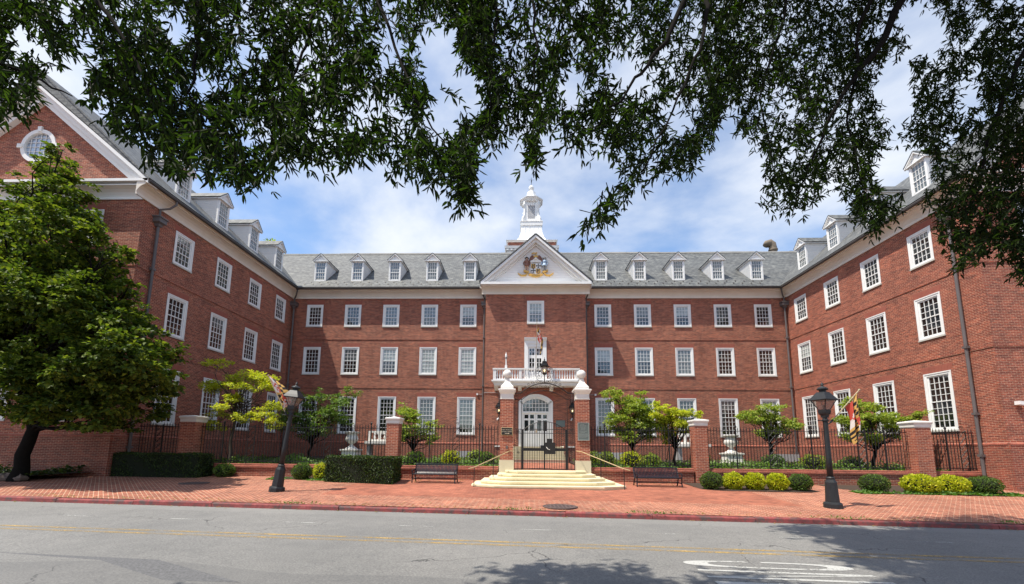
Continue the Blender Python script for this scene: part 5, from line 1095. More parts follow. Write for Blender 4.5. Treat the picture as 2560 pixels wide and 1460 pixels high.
c = empty('wall_floodlight', (19.6, YW - .1, 1.95), 'white floodlight on a bracket on the sunlit wing end wall', 'floodlight'); mb = MB(); mb.box(19.36, 19.9, YW - .20, YW - .08, 1.88, 2.0); mb.build('arm', M['white'], c); mb = MB(); mb.prism([(19.24, YW - .24, 1.92), (19.24, YW - .24, 2.06), (19.46, YW - .24, 2.04), (19.46, YW - .24, 1.90)], (0, .2, 0)); mb.build('head', M['white'], c); mb = MB(); mb.box(19.8, 19.95, YW - .08, YW - .001, 1.84, 2.04); mb.build('bracket', M['white'], c)
def cover(x, y, r_, label):
    z = ground(x, y) + .022; c = empty('manhole_cover', (x, y, z), label, 'manhole cover', 'iron covers set in the brick pavement'); mb = MB(); mb.lathe(x, y, [(r_ + .05, z - .03), (r_ + .05, z), (r_ + .01, z + .002), (r_ + .008, z - .006)], 32); mb.build('rim', M['manhole'], c)
    mb = MB(); mb.lathe(x, y, [(r_, z - .03), (r_, z - .001)], 32)
    for i in range(-3, 4):
        for j in range(-3, 4):
            if i * i + j * j < 11: mb.box(x + i * r_ * .25 - .03, x + i * r_ * .25 + .03, y + j * r_ * .25 - .03, y + j * r_ * .25 + .03, z - .001, z + .004)
    mb.build('lid', M['manhole'], c)
cover(1.09, 11.98, .42, 'round iron manhole cover near the red kerb'); cover(-11.83, 15.55, .42, 'round iron cover far back near the dark hedge')
# ------------------------------------------------------------------ leaves
def nrm(a): return a / np.maximum(1e-9, np.linalg.norm(a, axis=1, keepdims=True))
def leaf_data(name, mat, P, D, U, L, W, fold=.35, bend=.15):
    """one two-faced leaf per point: P base, D direction, U upper side, L length, W half width"""
    P = np.asarray(P, float); N = len(P); D = nrm(np.asarray(D, float)); S = nrm(np.cross(D, U)); U = np.cross(S, D)
    L = np.broadcast_to(np.asarray(L, float), (N,))[:, None]; W = np.broadcast_to(np.asarray(W, float), (N,))[:, None]
    V = np.empty((N, 6, 3)); lift = U * (fold * W)
    V[:, 0] = P; V[:, 1] = P + D * L * .28 + S * W * .9 + lift; V[:, 2] = P + D * L * .68 + S * W * .8 + lift - U * (bend * L * .35)
    V[:, 3] = P + D * L - U * (bend * L); V[:, 4] = P + D * L * .68 - S * W * .8 + lift - U * (bend * L * .35); V[:, 5] = P + D * L * .28 - S * W * .9 + lift
    me = bpy.data.meshes.new(name); me.vertices.add(N * 6); me.vertices.foreach_set('co', V.reshape(-1).astype(np.float32))
    b = (np.arange(N) * 6)[:, None]; idx = np.concatenate([b + np.array([0, 1, 2, 3]), b + np.array([0, 3, 4, 5])], 1).reshape(-1)
    me.loops.add(N * 8); me.loops.foreach_set('vertex_index', idx.astype(np.int32)); me.polygons.add(N * 2); me.polygons.foreach_set('loop_start', (np.arange(N * 2) * 4).astype(np.int32)); me.polygons.foreach_set('loop_total', np.full(N * 2, 4, np.int32))
    me.materials.append(mat); me.update(calc_edges=True); return me
def leaves(name, mat, parent, P, D, U, L, W, **k):
    sh = np.array(rootloc(parent)) if parent else np.zeros(3); return link(name, leaf_data(name, mat, np.asarray(P) - sh, D, U, L, W, **k), parent)
def rdir(n, zlo=-1, zhi=1):
    z = rng.uniform(zlo, zhi, n); a = rng.uniform(0, 2 * np.pi, n); r = np.sqrt(1 - z * z); return np.stack([r * np.cos(a), r * np.sin(a), z], 1)

# clipped shrubs -----------------------------------------------------------
def ball_shrub(x, y, rx, rz, label, mat, cat='shrub', n=1500, L=.05, loose=.0, group='clipped shrubs in the front beds', zb=None, ry=None, name='shrub'):
    zb = ground(x, y) if zb is None else zb; ry = ry or rx * .92; s = empty(name, (x, y, zb), label, cat, group); c = np.array([x, y, zb + rz * .92])
    mb = MB(); k = .86 - loose * .6
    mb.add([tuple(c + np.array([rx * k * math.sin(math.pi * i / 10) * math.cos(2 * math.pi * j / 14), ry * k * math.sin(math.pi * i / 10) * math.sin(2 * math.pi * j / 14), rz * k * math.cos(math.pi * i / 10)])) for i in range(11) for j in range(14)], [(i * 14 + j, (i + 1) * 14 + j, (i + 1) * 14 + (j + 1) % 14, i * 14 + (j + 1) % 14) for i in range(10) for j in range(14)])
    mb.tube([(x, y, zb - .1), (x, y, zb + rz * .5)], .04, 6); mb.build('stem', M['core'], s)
    d = rdir(n, -.92, 1); ph = rng.uniform(0, 6, 3); lump = 1 + (.05 + loose * .5) * (np.sin(d[:, 0] * 5 + ph[0]) * np.sin(d[:, 1] * 6 + ph[1]) + .6 * np.sin(d[:, 2] * 9 + ph[2] + d[:, 0] * 7))
    rr = (.86 + .14 * rng.random(n) ** .6) * lump - loose * .35 * rng.random(n); P = c + d * np.array([rx, ry, rz]) * rr[:, None]
    D = nrm(d * .8 + rdir(n) * .75 + np.array([0, 0, .35])); leaves('foliage', mat, s, P, D, d + rdir(n) * .5, L * rng.uniform(.7, 1.3, n), L * .30 * rng.uniform(.8, 1.2, n)); return s
G = 'clipped shrubs in the front beds'
ball_shrub(-12.45, 18.0, .41, .28, 'round clipped green shrub beside the long dark hedge, by itself', M['l_box'])
ball_shrub(-8.85, 17.45, .39, .33, 'round clipped green shrub at the foot of the leaning lamp, next to the square hedge', M['l_box'])
ball_shrub(-8.12, 17.55, .30, .33, 'small yellow green shrub squeezed against the end of the square hedge', M['l_yellow'], n=900, L=.07, loose=.2)
ball_shrub(7.10, 16.45, .385, .325, 'round green shrub nearest the bench, at the start of the golden row', M['l_box'])
for x, lab in ((7.94, 'golden shrub next to the round green one by the bench'), (8.70, 'golden shrub in the middle of three golden shrubs'), (9.50, 'golden shrub next to the green shrub by the upright lamp')): ball_shrub(x, 16.5 + .05 * math.sin(x * 9), .35, .31, lab, M['l_gold'], n=1700, L=.07, loose=.10)
ball_shrub(10.32, 16.45, .40, .315, 'round green shrub at the lamp end of the golden row', M['l_box'])
ball_shrub(12.85, 16.3, .47, .335, 'round green shrub standing alone between the upright lamp and the golden pair', M['l_box'])
ball_shrub(14.52, 16.35, .56, .335, 'larger golden shrub of the pair near the sunlit wing', M['l_gold'], n=2300, L=.072, loose=.10); ball_shrub(15.66, 16.4, .50, .33, 'golden shrub of the pair nearest the sunlit wing corner', M['l_gold'], n=2000, L=.072, loose=.10)
ball_shrub(16.72, 16.35, .51, .32, 'rounded dull green shrub at the sunlit wing corner', M['l_box'], n=1900)
def hedge(corners, zt, label, n, L=.055):
    """corners: four plan points, anticlockwise from the front's first corner"""
    c4 = [Vector((x, y, 0)) for x, y in corners]; cx = sum((p.x for p in c4)) / 4; cy = sum((p.y for p in c4)) / 4; zb = min(ground(p.x, p.y) for p in c4) - .03; h = empty('hedge', (cx, cy, zb), label, 'hedge', 'clipped box hedges')
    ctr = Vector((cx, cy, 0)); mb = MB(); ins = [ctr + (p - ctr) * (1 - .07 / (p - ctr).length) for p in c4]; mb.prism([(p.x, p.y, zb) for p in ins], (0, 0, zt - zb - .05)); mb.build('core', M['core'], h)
    faces = [(c4[i], c4[(i + 1) % 4]) for i in range(4)]; A = [(b - a).length * (zt - zb) for a, b in faces] + [(c4[1] - c4[0]).length * (c4[3] - c4[0]).length]; P, Nn = [], []
    for i, ar_ in enumerate(A):
        k = int(n * ar_ / sum(A)); u, v = rng.random(k), rng.random(k)
        if i < 4: a, b = faces[i]; q = np.outer(1 - u, np.array(a)) + np.outer(u, np.array(b)); q[:, 2] = zb + v * (zt - zb); nn = np.array((b - a).cross(Vector((0, 0, 1))).normalized())
        else: q = np.outer((1 - u) * (1 - v), np.array(c4[0])) + np.outer(u * (1 - v), np.array(c4[1])) + np.outer(u * v, np.array(c4[2])) + np.outer((1 - u) * v, np.array(c4[3])); q[:, 2] = zt; nn = np.array([0, 0, 1.0])
        wob = .035 * np.sin(q[:, 0] * 3.1 + q[:, 2] * 4 + i) * np.sin(q[:, 1] * 2.7 + q[:, 0] * 1.3); P.append(q - nn * (rng.random(k) * .07)[:, None] + nn * wob[:, None]); Nn.append(np.tile(nn, (k, 1)))
    P, Nn = np.concatenate(P), np.concatenate(Nn); k = len(P); leaves('foliage', M['l_hedge'], h, P, Nn * .7 + rdir(k) * .9 + np.array([0, 0, .25]), Nn + rdir(k) * .6, L * rng.uniform(.7, 1.3, k), L * .32)
hedge([(-7.60, 16.72), (-4.78, 16.30), (-4.86, 17.75), (-7.75, 18.1)], -.33, 'square clipped dark hedge next to the bench', 15000)
hedge([(-17.95, 17.35), (-13.15, 17.45), (-13.15, 18.28), (-17.95, 18.25)], -.30, 'long low dark hedge in the shade of the big tree', 11000, .06)

# planting behind the fence -----------------------------------------------------
spots = [(-3.2, 20.0, .42, .36, 'l_gold', 'yellow green mound shrub behind the fence above the bench by the hedge'), (-4.9, 20.2, .45, .33, 'l_dark', 'dark green mound shrub behind the fence next to the square hedge top'), (-1.6, 20.6, .40, .32, 'l_dark', 'dark mound shrub behind the fence next to the small sign pier'), (-2.2, 21.8, .5, .36, 'l_green', 'mid green mound shrub far behind the fence near the small sign pier'),
         (4.0, 20.3, .42, .36, 'l_green', 'light green mound shrub behind the fence, nearest the bronze plaque pier'), (5.1, 20.2, .48, .38, 'l_gold', 'yellow mound shrub behind the fence above the second bench'), (6.1, 20.4, .40, .33, 'l_green', 'green mound shrub behind the fence beside the capped pier'), (3.5, 21.8, .5, .36, 'l_green', 'green mound shrub farther behind the bronze plaque pier'), (8.6, 21.0, .45, .34, 'l_dark', 'dark mound shrub behind the fence beside the urn'),
         (13.6, 20.6, .55, .34, 'l_green', 'spreading green shrub behind the fence and upright lamp'), (12.1, 21.2, .5, .33, 'l_ground', 'low green shrub behind the fence between lamp and urn'), (15.2, 20.4, .5, .30, 'l_dark', 'dark low shrub behind the fence near the end pier')]
for x, y, r_, h, m_, lab in spots: ball_shrub(x, y, r_, h, lab, M[m_], n=700, L=.075, loose=.16, group='mound shrubs behind the fence', zb=bed(x, y))
def cover_patch(name, x0, x1, y0, y1, zf, n, mat, L, hi=.22):
    x, y = rng.uniform(x0, x1, n), rng.uniform(y0, y1, n); dens = np.sin(x * 1.7 + 1) * np.sin(y * 1.9 + x * .6); keep = dens + rng.random(n) > .25; x, y = x[keep], y[keep]; k = len(x)
    z = np.array([zf(a, b) for a, b in zip(x, y)]) + rng.random(k) ** 1.5 * hi * (.6 + .5 * np.sin(x * 2.3 + y)); o = leaves(name, mat, None, np.stack([x, y, z], 1), rdir(k, -.2, .9), np.array([0, 0, 1.]) + rdir(k) * .6, L * rng.uniform(.6, 1.3, k), L * .36); o['kind'] = 'stuff'; return o
cover_patch('ground_cover', -13.9, -1.0, 18.75, 24.5, bed, 9000, M['l_ground'], .12, .34); cover_patch('ground_cover', 3.0, 18.6, 18.75, 24.5, bed, 9000, M['l_ground'], .12, .30); cover_patch('ground_cover', -16.7, -14.0, 18.75, 26, bed, 1600, M['l_dark'], .11, .22)
cover_patch('ground_cover', -27, -17.6, 15.05, 17.2, lambda a, b: -1.10, 3800, M['l_hedge'], .12, .28)
cover_patch('grass_tufts', 12.0, 17.7, 15.85, 16.3, lambda a, b: ground(a, b), 2600, M['grass'], .11, .05); cover_patch('grass_tufts', -10.1, -7.7, 17.0, 17.6, lambda a, b: ground(a, b), 900, M['grass'], .09, .04)
def litter(name, n, fn, mat, L):
    P = np.array([fn() for _ in range(n)]); o = leaves(name, mat, None, P, rdir(n, -.1, .25), np.array([0, 0, 1.]) + rdir(n) * .3, L * rng.uniform(.5, 1.3, n), L * .33); o['kind'] = 'stuff'
def kl():
    x = random.uniform(-14, 15); y = kerb_y(x) + abs(random.gauss(0, .22)) + .12; return (x, y, ground(x, y) + .02)
litter('fallen_leaves', 420, kl, M['l_litter'], .06)
def kl2():
    x = random.uniform(-14, 15); y = kerb_y(x) - abs(random.gauss(0, .09)) - .01; return (x, y, road_z(x) + .012)
litter('fallen_leaves', 160, kl2, M['l_litter'], .05)
def kl3():
    x = random.choice((random.uniform(-4.4, -2.2), random.uniform(4.3, 6.4))); y = random.uniform(17.2, 18.3); return (x, y, ground(x, y) + .02)
litter('fallen_leaves', 160, kl3, M['l_litter'], .06)
def kl4():
    x = random.gauss(random.choice((-.2, -6, 3.2, 8, 12)), .35); y = kerb_y(x) + random.uniform(-.02, .25); return (x, y, ground(x, max(y, kerb_y(x))) + .02)
P = np.array([kl4() for _ in range(240)]); o = leaves('weeds', M['grass'], None, P, rdir(240, .2, 1), rdir(240), .07 * rng.uniform(.5, 1.2, 240), .012); o['kind'] = 'stuff'
# rough stones along the raised tree bed
for i in range(16):
    x = -26.5 + .56 * i + random.uniform(-.08, .08); y = 14.72 + .035 * i + random.uniform(-.05, .05); r_ = random.uniform(.20, .32); zg = ground(x, y); mb = MB(); V = []
    n, m_ = 9, 6; ph = [random.uniform(0, 6) for _ in range(3)]
    for a in range(m_ + 1):
        for b in range(n): t_, u_ = math.pi * a / m_, 2 * math.pi * b / n; q = 1 + .16 * math.sin(3 * u_ + ph[0]) * math.sin(2 * t_ + ph[1]) + .1 * math.sin(5 * u_ + ph[2]); V.append((x + r_ * 1.15 * q * math.sin(t_) * math.cos(u_), y + r_ * .8 * q * math.sin(t_) * math.sin(u_), zg + .12 + r_ * .62 * q * math.cos(t_)))
    mb.add(V, [(a * n + b, (a + 1) * n + b, (a + 1) * n + (b + 1) % n, a * n + (b + 1) % n) for a in range(m_) for b in range(n)]); o = mb.build('edging_stone', M['stone']); tag(o, 'rough dark stone in the row edging the shaded tree bed', 'stone', 'rough stones edging the tree bed')

# trees ------------------------------------------------------------------------------
def limb(mb, a, b, r0, r1, n=7, wob=.12, sides=8):
    a, b = Vector(a), Vector(b); pts = []; side = (b - a).orthogonal().normalized(); L = (b - a).length; s2 = (b - a).normalized().cross(side); p1, p2 = random.uniform(0, 6), random.uniform(0, 6)
    for i in range(n + 1):
        t_ = i / n; e = math.sin(math.pi * t_); pts.append(a.lerp(b, t_) + side * (wob * L * e * math.sin(p1 + 4 * t_)) + s2 * (wob * L * e * math.sin(p2 + 3 * t_)) + Vector((0, 0, .06 * L * e)))
    mb.tube(pts, [r0 + (r1 - r0) * i / n for i in range(n + 1)], sides); return pts
def tree(name, base, blobs, label, leaf, bark, nleaf, L, W, tr, group, fork=.45, up_=.35, trunk_top=None, flat_=.75, cat='tree', tw=.6):
    """blobs: (centre, radius): leaf masses, each reached by a limb"""
    t_ = empty(name, base, label, cat, group); base = Vector(base); cen = sum((Vector(c) for c, r_ in blobs), Vector()) / len(blobs); top = Vector(trunk_top) if trunk_top else base.lerp(Vector((cen.x, cen.y, min(c[2] for c, r_ in blobs))), .9)
    mb = MB(); mb.smooth = True; k = 6; flare = [(base - Vector((0, 0, .15))), base + Vector((0, 0, .05))] + [base.lerp(top, i / k) + Vector((.04 * math.sin(i * 2.1), .04 * math.cos(i * 1.7), 0)) * (L and 1) for i in range(1, k + 1)]
    mb.tube(flare, [tr * 1.5, tr * 1.25] + [tr * (1 - .35 * i / k) for i in range(1, k + 1)], 10); mb.build('trunk', M[bark], t_)
    mb = MB(); mb.smooth = True; src = base.lerp(top, .75)
    for c, r_ in blobs:
        s = base.lerp(top, random.uniform(.62, 1.0)); pts = limb(mb, s, c, tr * random.uniform(.20, .36), tr * .07, sides=6)
        for q in range(3): limb(mb, pts[random.randint(3, 6)], Vector(c) + Vector(tuple(rdir(1)[0])) * r_ * .8, tr * .12, tr * .03, 4, sides=5)
    mb.build('limbs', M[bark], t_)
    vol = [r_ ** 2.2 for c, r_ in blobs]; P, D, U = [], [], []
    for (c, r_), v in zip(blobs, vol):
        n = max(20, int(nleaf * v / sum(vol))); nt = max(3, n // 26); d = rdir(nt, -.75, 1); tw_c = np.array(c) + d * np.array([1, 1, flat_]) * r_ * (.35 + .65 * rng.random(nt) ** .5 + .30 * (rng.random(nt) > .8))[:, None]
        # each twig is a small spray of leaves in one tilted plane
        per = n // nt + 1; ax = nrm(d + rdir(nt) * .5 + np.array([0, 0, .1])); sprd = r_ * tw / max(1, nt) ** .33
        for i in range(nt):
            off = rng.normal(0, 1, (per, 3)) * np.array([1, 1, .38]) * sprd * .62; p = tw_c[i] + off; P.append(p); D.append(nrm(ax[i] * .5 + off / max(1e-6, sprd) * .7 + rdir(per) * .6 + np.array([0, 0, -.12]))); U.append(np.tile([0, 0, 1.0], (per, 1)) + rdir(per) * .55 + ax[i] * .3)
    P, D, U = np.concatenate(P), np.concatenate(D), np.concatenate(U); n = len(P); leaves('crown', M[leaf], t_, P, D, U, L * rng.uniform(.65, 1.25, n), W * rng.uniform(.8, 1.2, n)); return t_
def bl(Y, lst, sp=.8, sub_=3):
    """leaf masses given where they stand: picture point, depth spread, radius in pixels"""
    out_ = []
    for x, y, r_ in lst:
        for q in range(sub_):
            yy = Y + random.uniform(-sp, sp); j = r_ * .55 * (sub_ > 1); out_.append((tuple(at(x + random.uniform(-j, j), y + random.uniform(-j, j), yy)), r_ * yy / FPX * (.80 if sub_ > 1 else 1) * random.uniform(.8, 1.15)))
    return out_
def gbase(x, Y): p = at(x, 1150, Y); return (p.x, Y, bed(p.x, Y) - .02)
GT = 'small ornamental trees behind the fence'
tree('ornamental_tree', gbase(574, 19.2), bl(19.2, [(545, 905, 24), (520, 960, 26), (560, 960, 30), (600, 950, 30), (630, 955, 30), (660, 935, 26), (655, 965, 22), (585, 990, 24), (545, 1030, 26), (600, 1040, 24), (650, 1030, 26), (680, 1060, 22), (530, 1060, 22), (690, 1010, 20)], .9), 'slender tree with bright yellow green layered leaves before the shaded wing', 'l_yellow', 'bark', 7500, .09, .034, .075, GT, trunk_top=at(592, 990, 19.5), flat_=.42, tw=.8)
tree('ornamental_tree', gbase(770, 24.5), bl(24.5, [(740, 1000, 26), (770, 1040, 34), (730, 1050, 30), (810, 1035, 32), (785, 990, 24), (850, 1010, 26), (880, 985, 18), (840, 1045, 30), (760, 1075, 28), (800, 1070, 26), (700, 1060, 22)], 1.0), 'dense dark green tree right behind the leaning lamp', 'l_dark', 'bark_dark', 8500, .095, .037, .09, GT, tw=.75)
tree('ornamental_tree', gbase(1026, 20.8), bl(20.8, [(1010, 1035, 22), (1040, 1045, 22), (1005, 1070, 24), (1045, 1075, 24), (1075, 1070, 20), (1090, 1090, 14), (1020, 1095, 20), (995, 1090, 16), (1070, 1100, 13)], .7), 'small green tree with short dark trunk beside the capped pier at the square hedge', 'l_green', 'bark_dark', 4800, .085, .034, .08, GT, tw=.7)
tree('ornamental_tree', gbase(1582, 21.4), bl(21.4, [(1525, 985, 14), (1545, 1000, 22), (1600, 1000, 20), (1570, 1030, 32), (1615, 1035, 30), (1545, 1050, 28), (1590, 1070, 32), (1640, 1060, 22), (1560, 1085, 22), (1620, 1085, 20), (1535, 1070, 18)], .8), 'full green tree over the second bench', 'l_green', 'bark_dark', 10500, .09, .036, .085, GT, tw=.75)
tree('ornamental_tree', gbase(1684, 20.6), bl(20.6, [(1655, 1020, 18), (1680, 1035, 22), (1710, 1040, 20), (1660, 1060, 24), (1695, 1065, 24), (1725, 1060, 16), (1740, 1040, 12), (1675, 1090, 20), (1640, 1040, 16)], .7), 'yellowish tree next to the capped pier, between it and the fuller green tree', 'l_yellow', 'bark_dark', 5600, .085, .034, .07, GT, flat_=.6, tw=.75)
tree('ornamental_tree', gbase(1930, 22.0), bl(22.0, [(1905, 1025, 20), (1930, 1040, 24), (1870, 1045, 20), (1890, 1060, 22), (1950, 1065, 24), (1925, 1085, 22), (1975, 1055, 18), (1998, 1070, 13), (1855, 1040, 12), (1950, 1025, 14)], .8), 'spreading light green tree standing over the urn near the upright lamp', 'l_green', 'bark_dark', 5600, .09, .034, .08, GT, flat_=.55, tw=.8)
tree('ornamental_tree', gbase(2176, 20.2), bl(20.2, [(2130, 1010, 18), (2155, 1035, 22), (2180, 1025, 20), (2110, 1055, 20), (2150, 1070, 28), (2195, 1060, 28), (2230, 1050, 24), (2265, 1040, 22), (2300, 1035, 16), (2240, 1080, 22), (2120, 1090, 16), (2180, 1095, 20)], .8), 'wide flat topped green tree behind the hanging flag', 'l_green', 'bark_dark', 8200, .09, .036, .085, GT, flat_=.5, tw=.8)
# the big shade tree by the shaded wing
lb = bl(15.0, [(155, 380, 26), (140, 430, 44), (175, 470, 46), (100, 490, 60), (190, 540, 56), (60, 540, 66), (130, 570, 70), (20, 600, 80), (220, 610, 60), (100, 660, 85), (260, 660, 50), (300, 640, 30), (190, 700, 75), (10, 720, 90), (270, 740, 60), (320, 720, 26), (110, 780, 90), (210, 820, 85), (310, 800, 60), (360, 830, 46), (20, 850, 90), (120, 890, 90), (240, 910, 85), (340, 900, 66), (400, 890, 46), (60, 960, 80), (180, 990, 75), (290, 1000, 70), (370, 975, 60), (425, 950, 36), (440, 975, 24), (100, 1035, 45), (10, 1020, 50), (230, 1050, 42), (320, 1060, 34), (380, 1030, 34), (-70, 700, 110), (-80, 880, 110), (-60, 540, 80)], 1.6, 1) + bl(13.6, [(150, 480, 40), (120, 560, 60), (60, 620, 70), (160, 650, 60), (40, 720, 80), (150, 740, 75), (230, 700, 45), (60, 820, 85), (170, 840, 80), (260, 800, 55), (90, 920, 80), (200, 930, 70), (300, 880, 60), (330, 960, 55), (150, 1000, 50), (260, 1010, 50), (20, 940, 70), (-60, 800, 100), (370, 930, 40)], .9, 1)
tree('shade_tree', (-18.2, 15.3, ground(-18.2, 15.3)), lb, 'large dense green shade tree in front of the shaded wing end', 'l_linden', 'bark_dark', 70000, .145, .058, .23, None, trunk_top=at(95, 1010, 15.3), flat_=.85, tw=.66)
mb = MB(); p = at(668, 606, 48); tree('distant_tree', (p.x, 48, -2), [(tuple(p + Vector((0, 0, -.6))), 1.0), (tuple(p + Vector((.5, .4, -2.4))), 2.2), (tuple(p + Vector((-1, 1, -4))), 3.0)], 'tip of a distant tree showing above the roof of the shaded wing', 'l_green', 'bark', 1500, .3, .12, .3, None, cat='tree')

# street-side oaks: long narrow leaves hanging into the view ------------------------------
BOT = [(-300, 340), (0, 345), (30, 318), (60, 285), (120, 268), (180, 250), (210, 225), (245, 290), (290, 345), (350, 400), (420, 450), (470, 430), (520, 445), (560, 455), (610, 480), (650, 472), (690, 440), (740, 450), (780, 425), (830, 440), (850, 405), (900, 405), (950, 435), (1000, 440), (1040, 430), (1080, 460), (1120, 470), (1160, 495), (1195, 430), (1180, 360), (1215, 385), (1250, 355), (1290, 360), (1330, 400), (1365, 330), (1400, 310), (1425, 380), (1450, 405), (1490, 360), (1520, 400), (1545, 440), (1600, 430), (1640, 470), (1680, 480), (1730, 440), (1780, 370), (1795, 300), (1835, 285), (1850, 350), (1890, 385), (1925, 470), (1910, 545), (1950, 560), (2010, 545), (2060, 500), (2090, 470), (2120, 545), (2150, 600), (2200, 600), (2250, 565), (2300, 470), (2330, 545), (2360, 620), (2400, 705), (2440, 690), (2480, 640), (2520, 660), (2560, 720), (2900, 720)]
bxs, bys = np.array([b[0] for b in BOT], float), np.array([b[1] for b in BOT], float)
HOLES = [(150, 195, 42, 62), (60, 100, 45, 32), (215, 140, 30, 50), (1095, 130, 45, 95), (1105, 300, 34, 60), (1175, 230, 26, 70), (1560, 180, 40, 46), (2310, 75, 48, 62), (2240, 235, 40, 95), (2255, 420, 60, 62), (640, 330, 26, 26), (530, 200, 22, 30), (760, 140, 20, 30), (900, 290, 24, 26), (980, 120, 20, 40), (440, 60, 22, 30), (2420, 240, 22, 34), (1430, 210, 28, 40), (1690, 300, 26, 36)]
STR = [((1600, 430), (1560, 480), (1510, 535), (1455, 592), 30), ((1160, 440), (1150, 470), (1168, 498), (1170, 500), 14), ((1330, 340), (1330, 370), (1330, 402), (1330, 405), 14)]
def inside(x, y):
    ok = y < np.interp(x, bxs, bys) - 22 - 30 * np.maximum(0, np.sin(x / 17.0) * np.sin(x / 41.0 + 1) + .5 * np.sin(x / 9.0))
    for hx, hy, rx, ry in HOLES: ok &= ((x - hx) / (rx + 14)) ** 2 + ((y - hy) / (ry + 14)) ** 2 > 1
    return ok
def fbm(x, y, s, seed):
    r_ = np.random.default_rng(seed); v = 0
    for k in range(6): a, b, c = r_.uniform(.6, 1.6) * (1.5 ** (k % 3)), r_.uniform(0, 2 * np.pi), r_.uniform(0, 6.28); v = v + np.sin((x * np.cos(b) + y * np.sin(b)) / s * a + c) / 6
    return v
def depth(x, y):
    d = np.interp(x, [-300, 200, 900, 1250, 1500, 1800, 2100, 2600], [2.9, 2.7, 2.8, 3.0, 3.1, 4.2, 4.9, 5.0]); return d + np.interp(y, [0, 350, 700], [.55, .1, -.2])
def oak(name, base, xr, ntw, label, limbs, seed, ylo=-220):
    t_ = empty(name, base, label, 'tree', 'oaks along the near side of the street'); r_ = np.random.default_rng(seed)
    x = r_.uniform(xr[0], xr[1], ntw * 6); y = r_.uniform(ylo, 720, ntw * 6); ok = inside(x, y) & (fbm(x, y, 19, 11) + fbm(x, y, 80, 5) * .7 > r_.uniform(-.95, .10, len(x)) + .35 * np.clip(1 - (np.interp(x, bxs, bys) - y) / 90, 0, 1)); x, y = x[ok][:ntw], y[ok][:ntw]
    for s in STR:
        m_ = (s[0][0] > xr[0]) & (s[0][0] < xr[1])
        if m_: q = r_.random(s[4]) * 3; i = np.minimum(2, q.astype(int)); f = q - i; pts = np.array(s[:4], float); sx = pts[i] * (1 - f)[:, None] + pts[i + 1] * f[:, None] + r_.normal(0, 9, (len(q), 2)); x = np.concatenate([x, sx[:, 0]]); y = np.concatenate([y, sx[:, 1] - 12])
    n = len(x); Y = depth(x, y) + np.clip(r_.normal(0, .28, n), -.7, .3); Y = np.maximum(Y, 1.7)
    C = np.array([list(at(a, b, c)) for a, b, c in zip(x, y, Y)])
    # twigs: short curved sprays that droop outward, leaves set along them
    ax = nrm(np.stack([r_.normal(0, .75, n), r_.normal(.15, .6, n), r_.normal(-.55, .35, n)], 1)); tl = r_.uniform(.12, .24, n); P, D, U, TW = [], [], [], []
    per = 13
    for i in range(n):
        t0 = np.sort(r_.random(per)) ; t0[-3:] = 1.0; base_ = C[i] - ax[i] * tl[i] * .6; p = base_ + np.outer(t0, ax[i] * tl[i]); p[:, 2] -= .05 * t0 ** 2
        d = nrm(ax[i] * .75 + r_.normal(0, .55, (per, 3)) + np.array([0, 0, -.22])); P.append(p); D.append(d); U.append(np.array([0, 0, 1.]) + r_.normal(0, .7, (per, 3))); TW.append((base_, base_ + ax[i] * tl[i]))
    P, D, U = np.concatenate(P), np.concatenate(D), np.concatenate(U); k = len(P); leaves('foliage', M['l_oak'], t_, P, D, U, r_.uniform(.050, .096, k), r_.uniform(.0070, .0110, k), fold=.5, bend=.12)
    mb = MB(); [mb.tube([a, b], [.004, .0018], 3, False) for a, b in TW]; mb.build('twigs', M['bark_dark'], t_)
    mb = MB(); mb.smooth = True; base = Vector(base); top = base + Vector((.3, .2, 7.5)); mb.tube([base - Vector((0, 0, .2)), base + Vector((0, 0, .3)), base.lerp(top, .3), base.lerp(top, .6), top], [.62, .48, .42, .36, .28], 14); mb.build('trunk', M['bark'], t_)
    mb = MB(); mb.smooth = True
    for L_ in limbs:
        pts = [top.lerp(base, random.uniform(0, .3))] + [at(*q[:3]) for q in L_]; rs = [.14] + [q[3] for q in L_]
        fine, fr = [], []
        for a, b, ra, rb in zip(pts, pts[1:], rs, rs[1:]):
            for i in range(5): q = i / 5; fine.append(a.lerp(b, q) + Vector(tuple(r_.normal(0, .012, 3)))); fr.append(ra + (rb - ra) * q)
        fine.append(pts[-1]); fr.append(rs[-1]); mb.tube(fine, fr, 7)
    mb.build('limbs', M['bark_dark'], t_); return t_, top
lim1 = [[(-200, -150, 3.4, .05), (200, -60, 3.0, .025), (330, 120, 2.9, .012), (400, 300, 2.8, .006)], [(300, -260, 3.6, .05), (500, -30, 3.2, .022), (490, 110, 3.0, .015), (470, 240, 2.9, .008), (600, 400, 2.8, .004)], [(700, -260, 3.6, .04), (800, 0, 3.2, .016), (760, 130, 3.0, .010), (700, 260, 2.9, .006)], [(850, -260, 3.6, .035), (960, 40, 3.1, .014), (1040, 250, 2.9, .008), (1140, 430, 2.8, .004)], [(-300, 50, 3.2, .03), (60, 180, 2.9, .012), (180, 240, 2.8, .004)]]
lim2 = [[(1500, -260, 3.8, .05), (1720, -20, 3.5, .026), (1660, 110, 3.3, .018), (1590, 200, 3.2, .012), (1480, 330, 3.1, .006)], [(1760, -240, 3.8, .04), (1770, 0, 3.5, .02), (1755, 100, 3.3, .015), (1700, 240, 3.2, .009), (1600, 440, 3.1, .005)], [(1300, -240, 3.6, .03), (1330, 0, 3.2, .012), (1340, 200, 3.1, .007), (1330, 380, 3.0, .003)], [(1100, -240, 3.6, .03), (1240, 0, 3.2, .010), (1230, 200, 3.0, .006), (1210, 370, 3.0, .003)]]
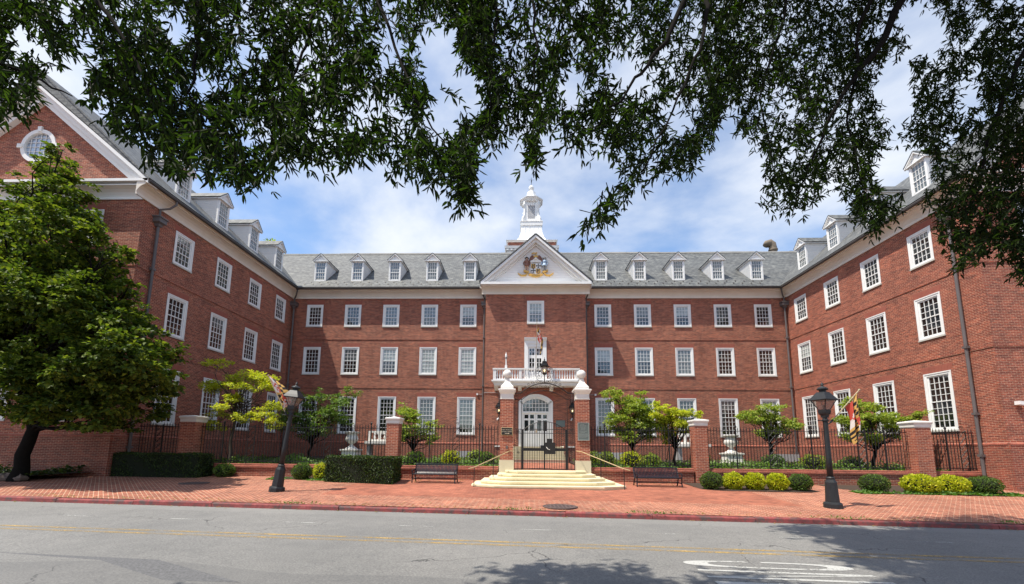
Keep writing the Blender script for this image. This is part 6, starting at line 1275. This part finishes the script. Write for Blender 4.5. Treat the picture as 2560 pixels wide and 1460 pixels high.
lim3 = [[(2300, -260, 5.2, .08), (2260, -20, 5.0, .05), (2200, 120, 4.9, .038), (2100, 240, 4.7, .022), (2020, 420, 4.6, .010), (1980, 540, 4.5, .005)], [(2260, -200, 5.2, .05), (2150, 60, 4.9, .02), (2120, 300, 4.8, .012), (2160, 470, 4.7, .006), (2190, 590, 4.7, .004)], [(2700, -100, 5.2, .06), (2560, 120, 5.0, .03), (2480, 330, 4.9, .018), (2420, 560, 4.8, .008), (2410, 690, 4.8, .004)], [(1990, -240, 5.0, .04), (1960, 40, 4.6, .016), (1900, 250, 4.4, .009), (1940, 450, 4.3, .004)]]
o1, top1 = oak('willow_oak', (-5.2, .8, -1.55), (-300, 1235), 2500, 'overhanging oak whose leafy branches reach over the shaded wing and big shade tree', lim1, 21, -70)
o2, top2 = oak('willow_oak', (.6, -3.6, -1.55), (1100, 1840), 1500, 'overhanging oak with branches drooping beside the white cupola', lim2, 22, -150)
o3, top3 = oak('willow_oak', (7.6, 1.2, -1.6), (1760, 2860), 5200, 'overhanging oak with finer foliage hanging before the sunlit wing', lim3, 23)
# the oaks' upper crowns, above the view: they shade the road
def upper(o, blobs, n, seed):
    r_ = np.random.default_rng(seed); P = []
    for c, r0 in blobs: k = int(n * r0 ** 2 / sum(b[1] ** 2 for b in blobs)); cl = rdir(max(4, k // 40)) * (r_.random(max(4, k // 40)) ** .4)[:, None] * r0 * np.array([1, 1, .55]) + np.array(c); P.append(cl[r_.integers(0, len(cl), k)] + r_.normal(0, .22, (k, 3)))
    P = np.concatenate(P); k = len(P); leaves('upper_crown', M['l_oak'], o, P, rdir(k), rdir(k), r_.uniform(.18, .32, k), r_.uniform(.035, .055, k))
upper(o3, [((1.7, 6.5, 10.6), 1.5), ((4.4, 6.6, 11.4), 1.8), ((3.2, 5.6, 10.2), 1.9), ((5.6, 6.4, 12.2), 2.2), ((1.6, 4.6, 9.6), 1.1), ((7.6, 5.0, 11), 2.4), ((4.2, 3.6, 9.5), 2.2), ((9.4, 3.4, 9.0), 2.6)], 46000, 31)
upper(o2, [((-3.7, 3.75, 7.4), .55), ((-2.6, 3.9, 7.5), .62), ((-1.2, 3.6, 7.6), .5)], 1500, 32)
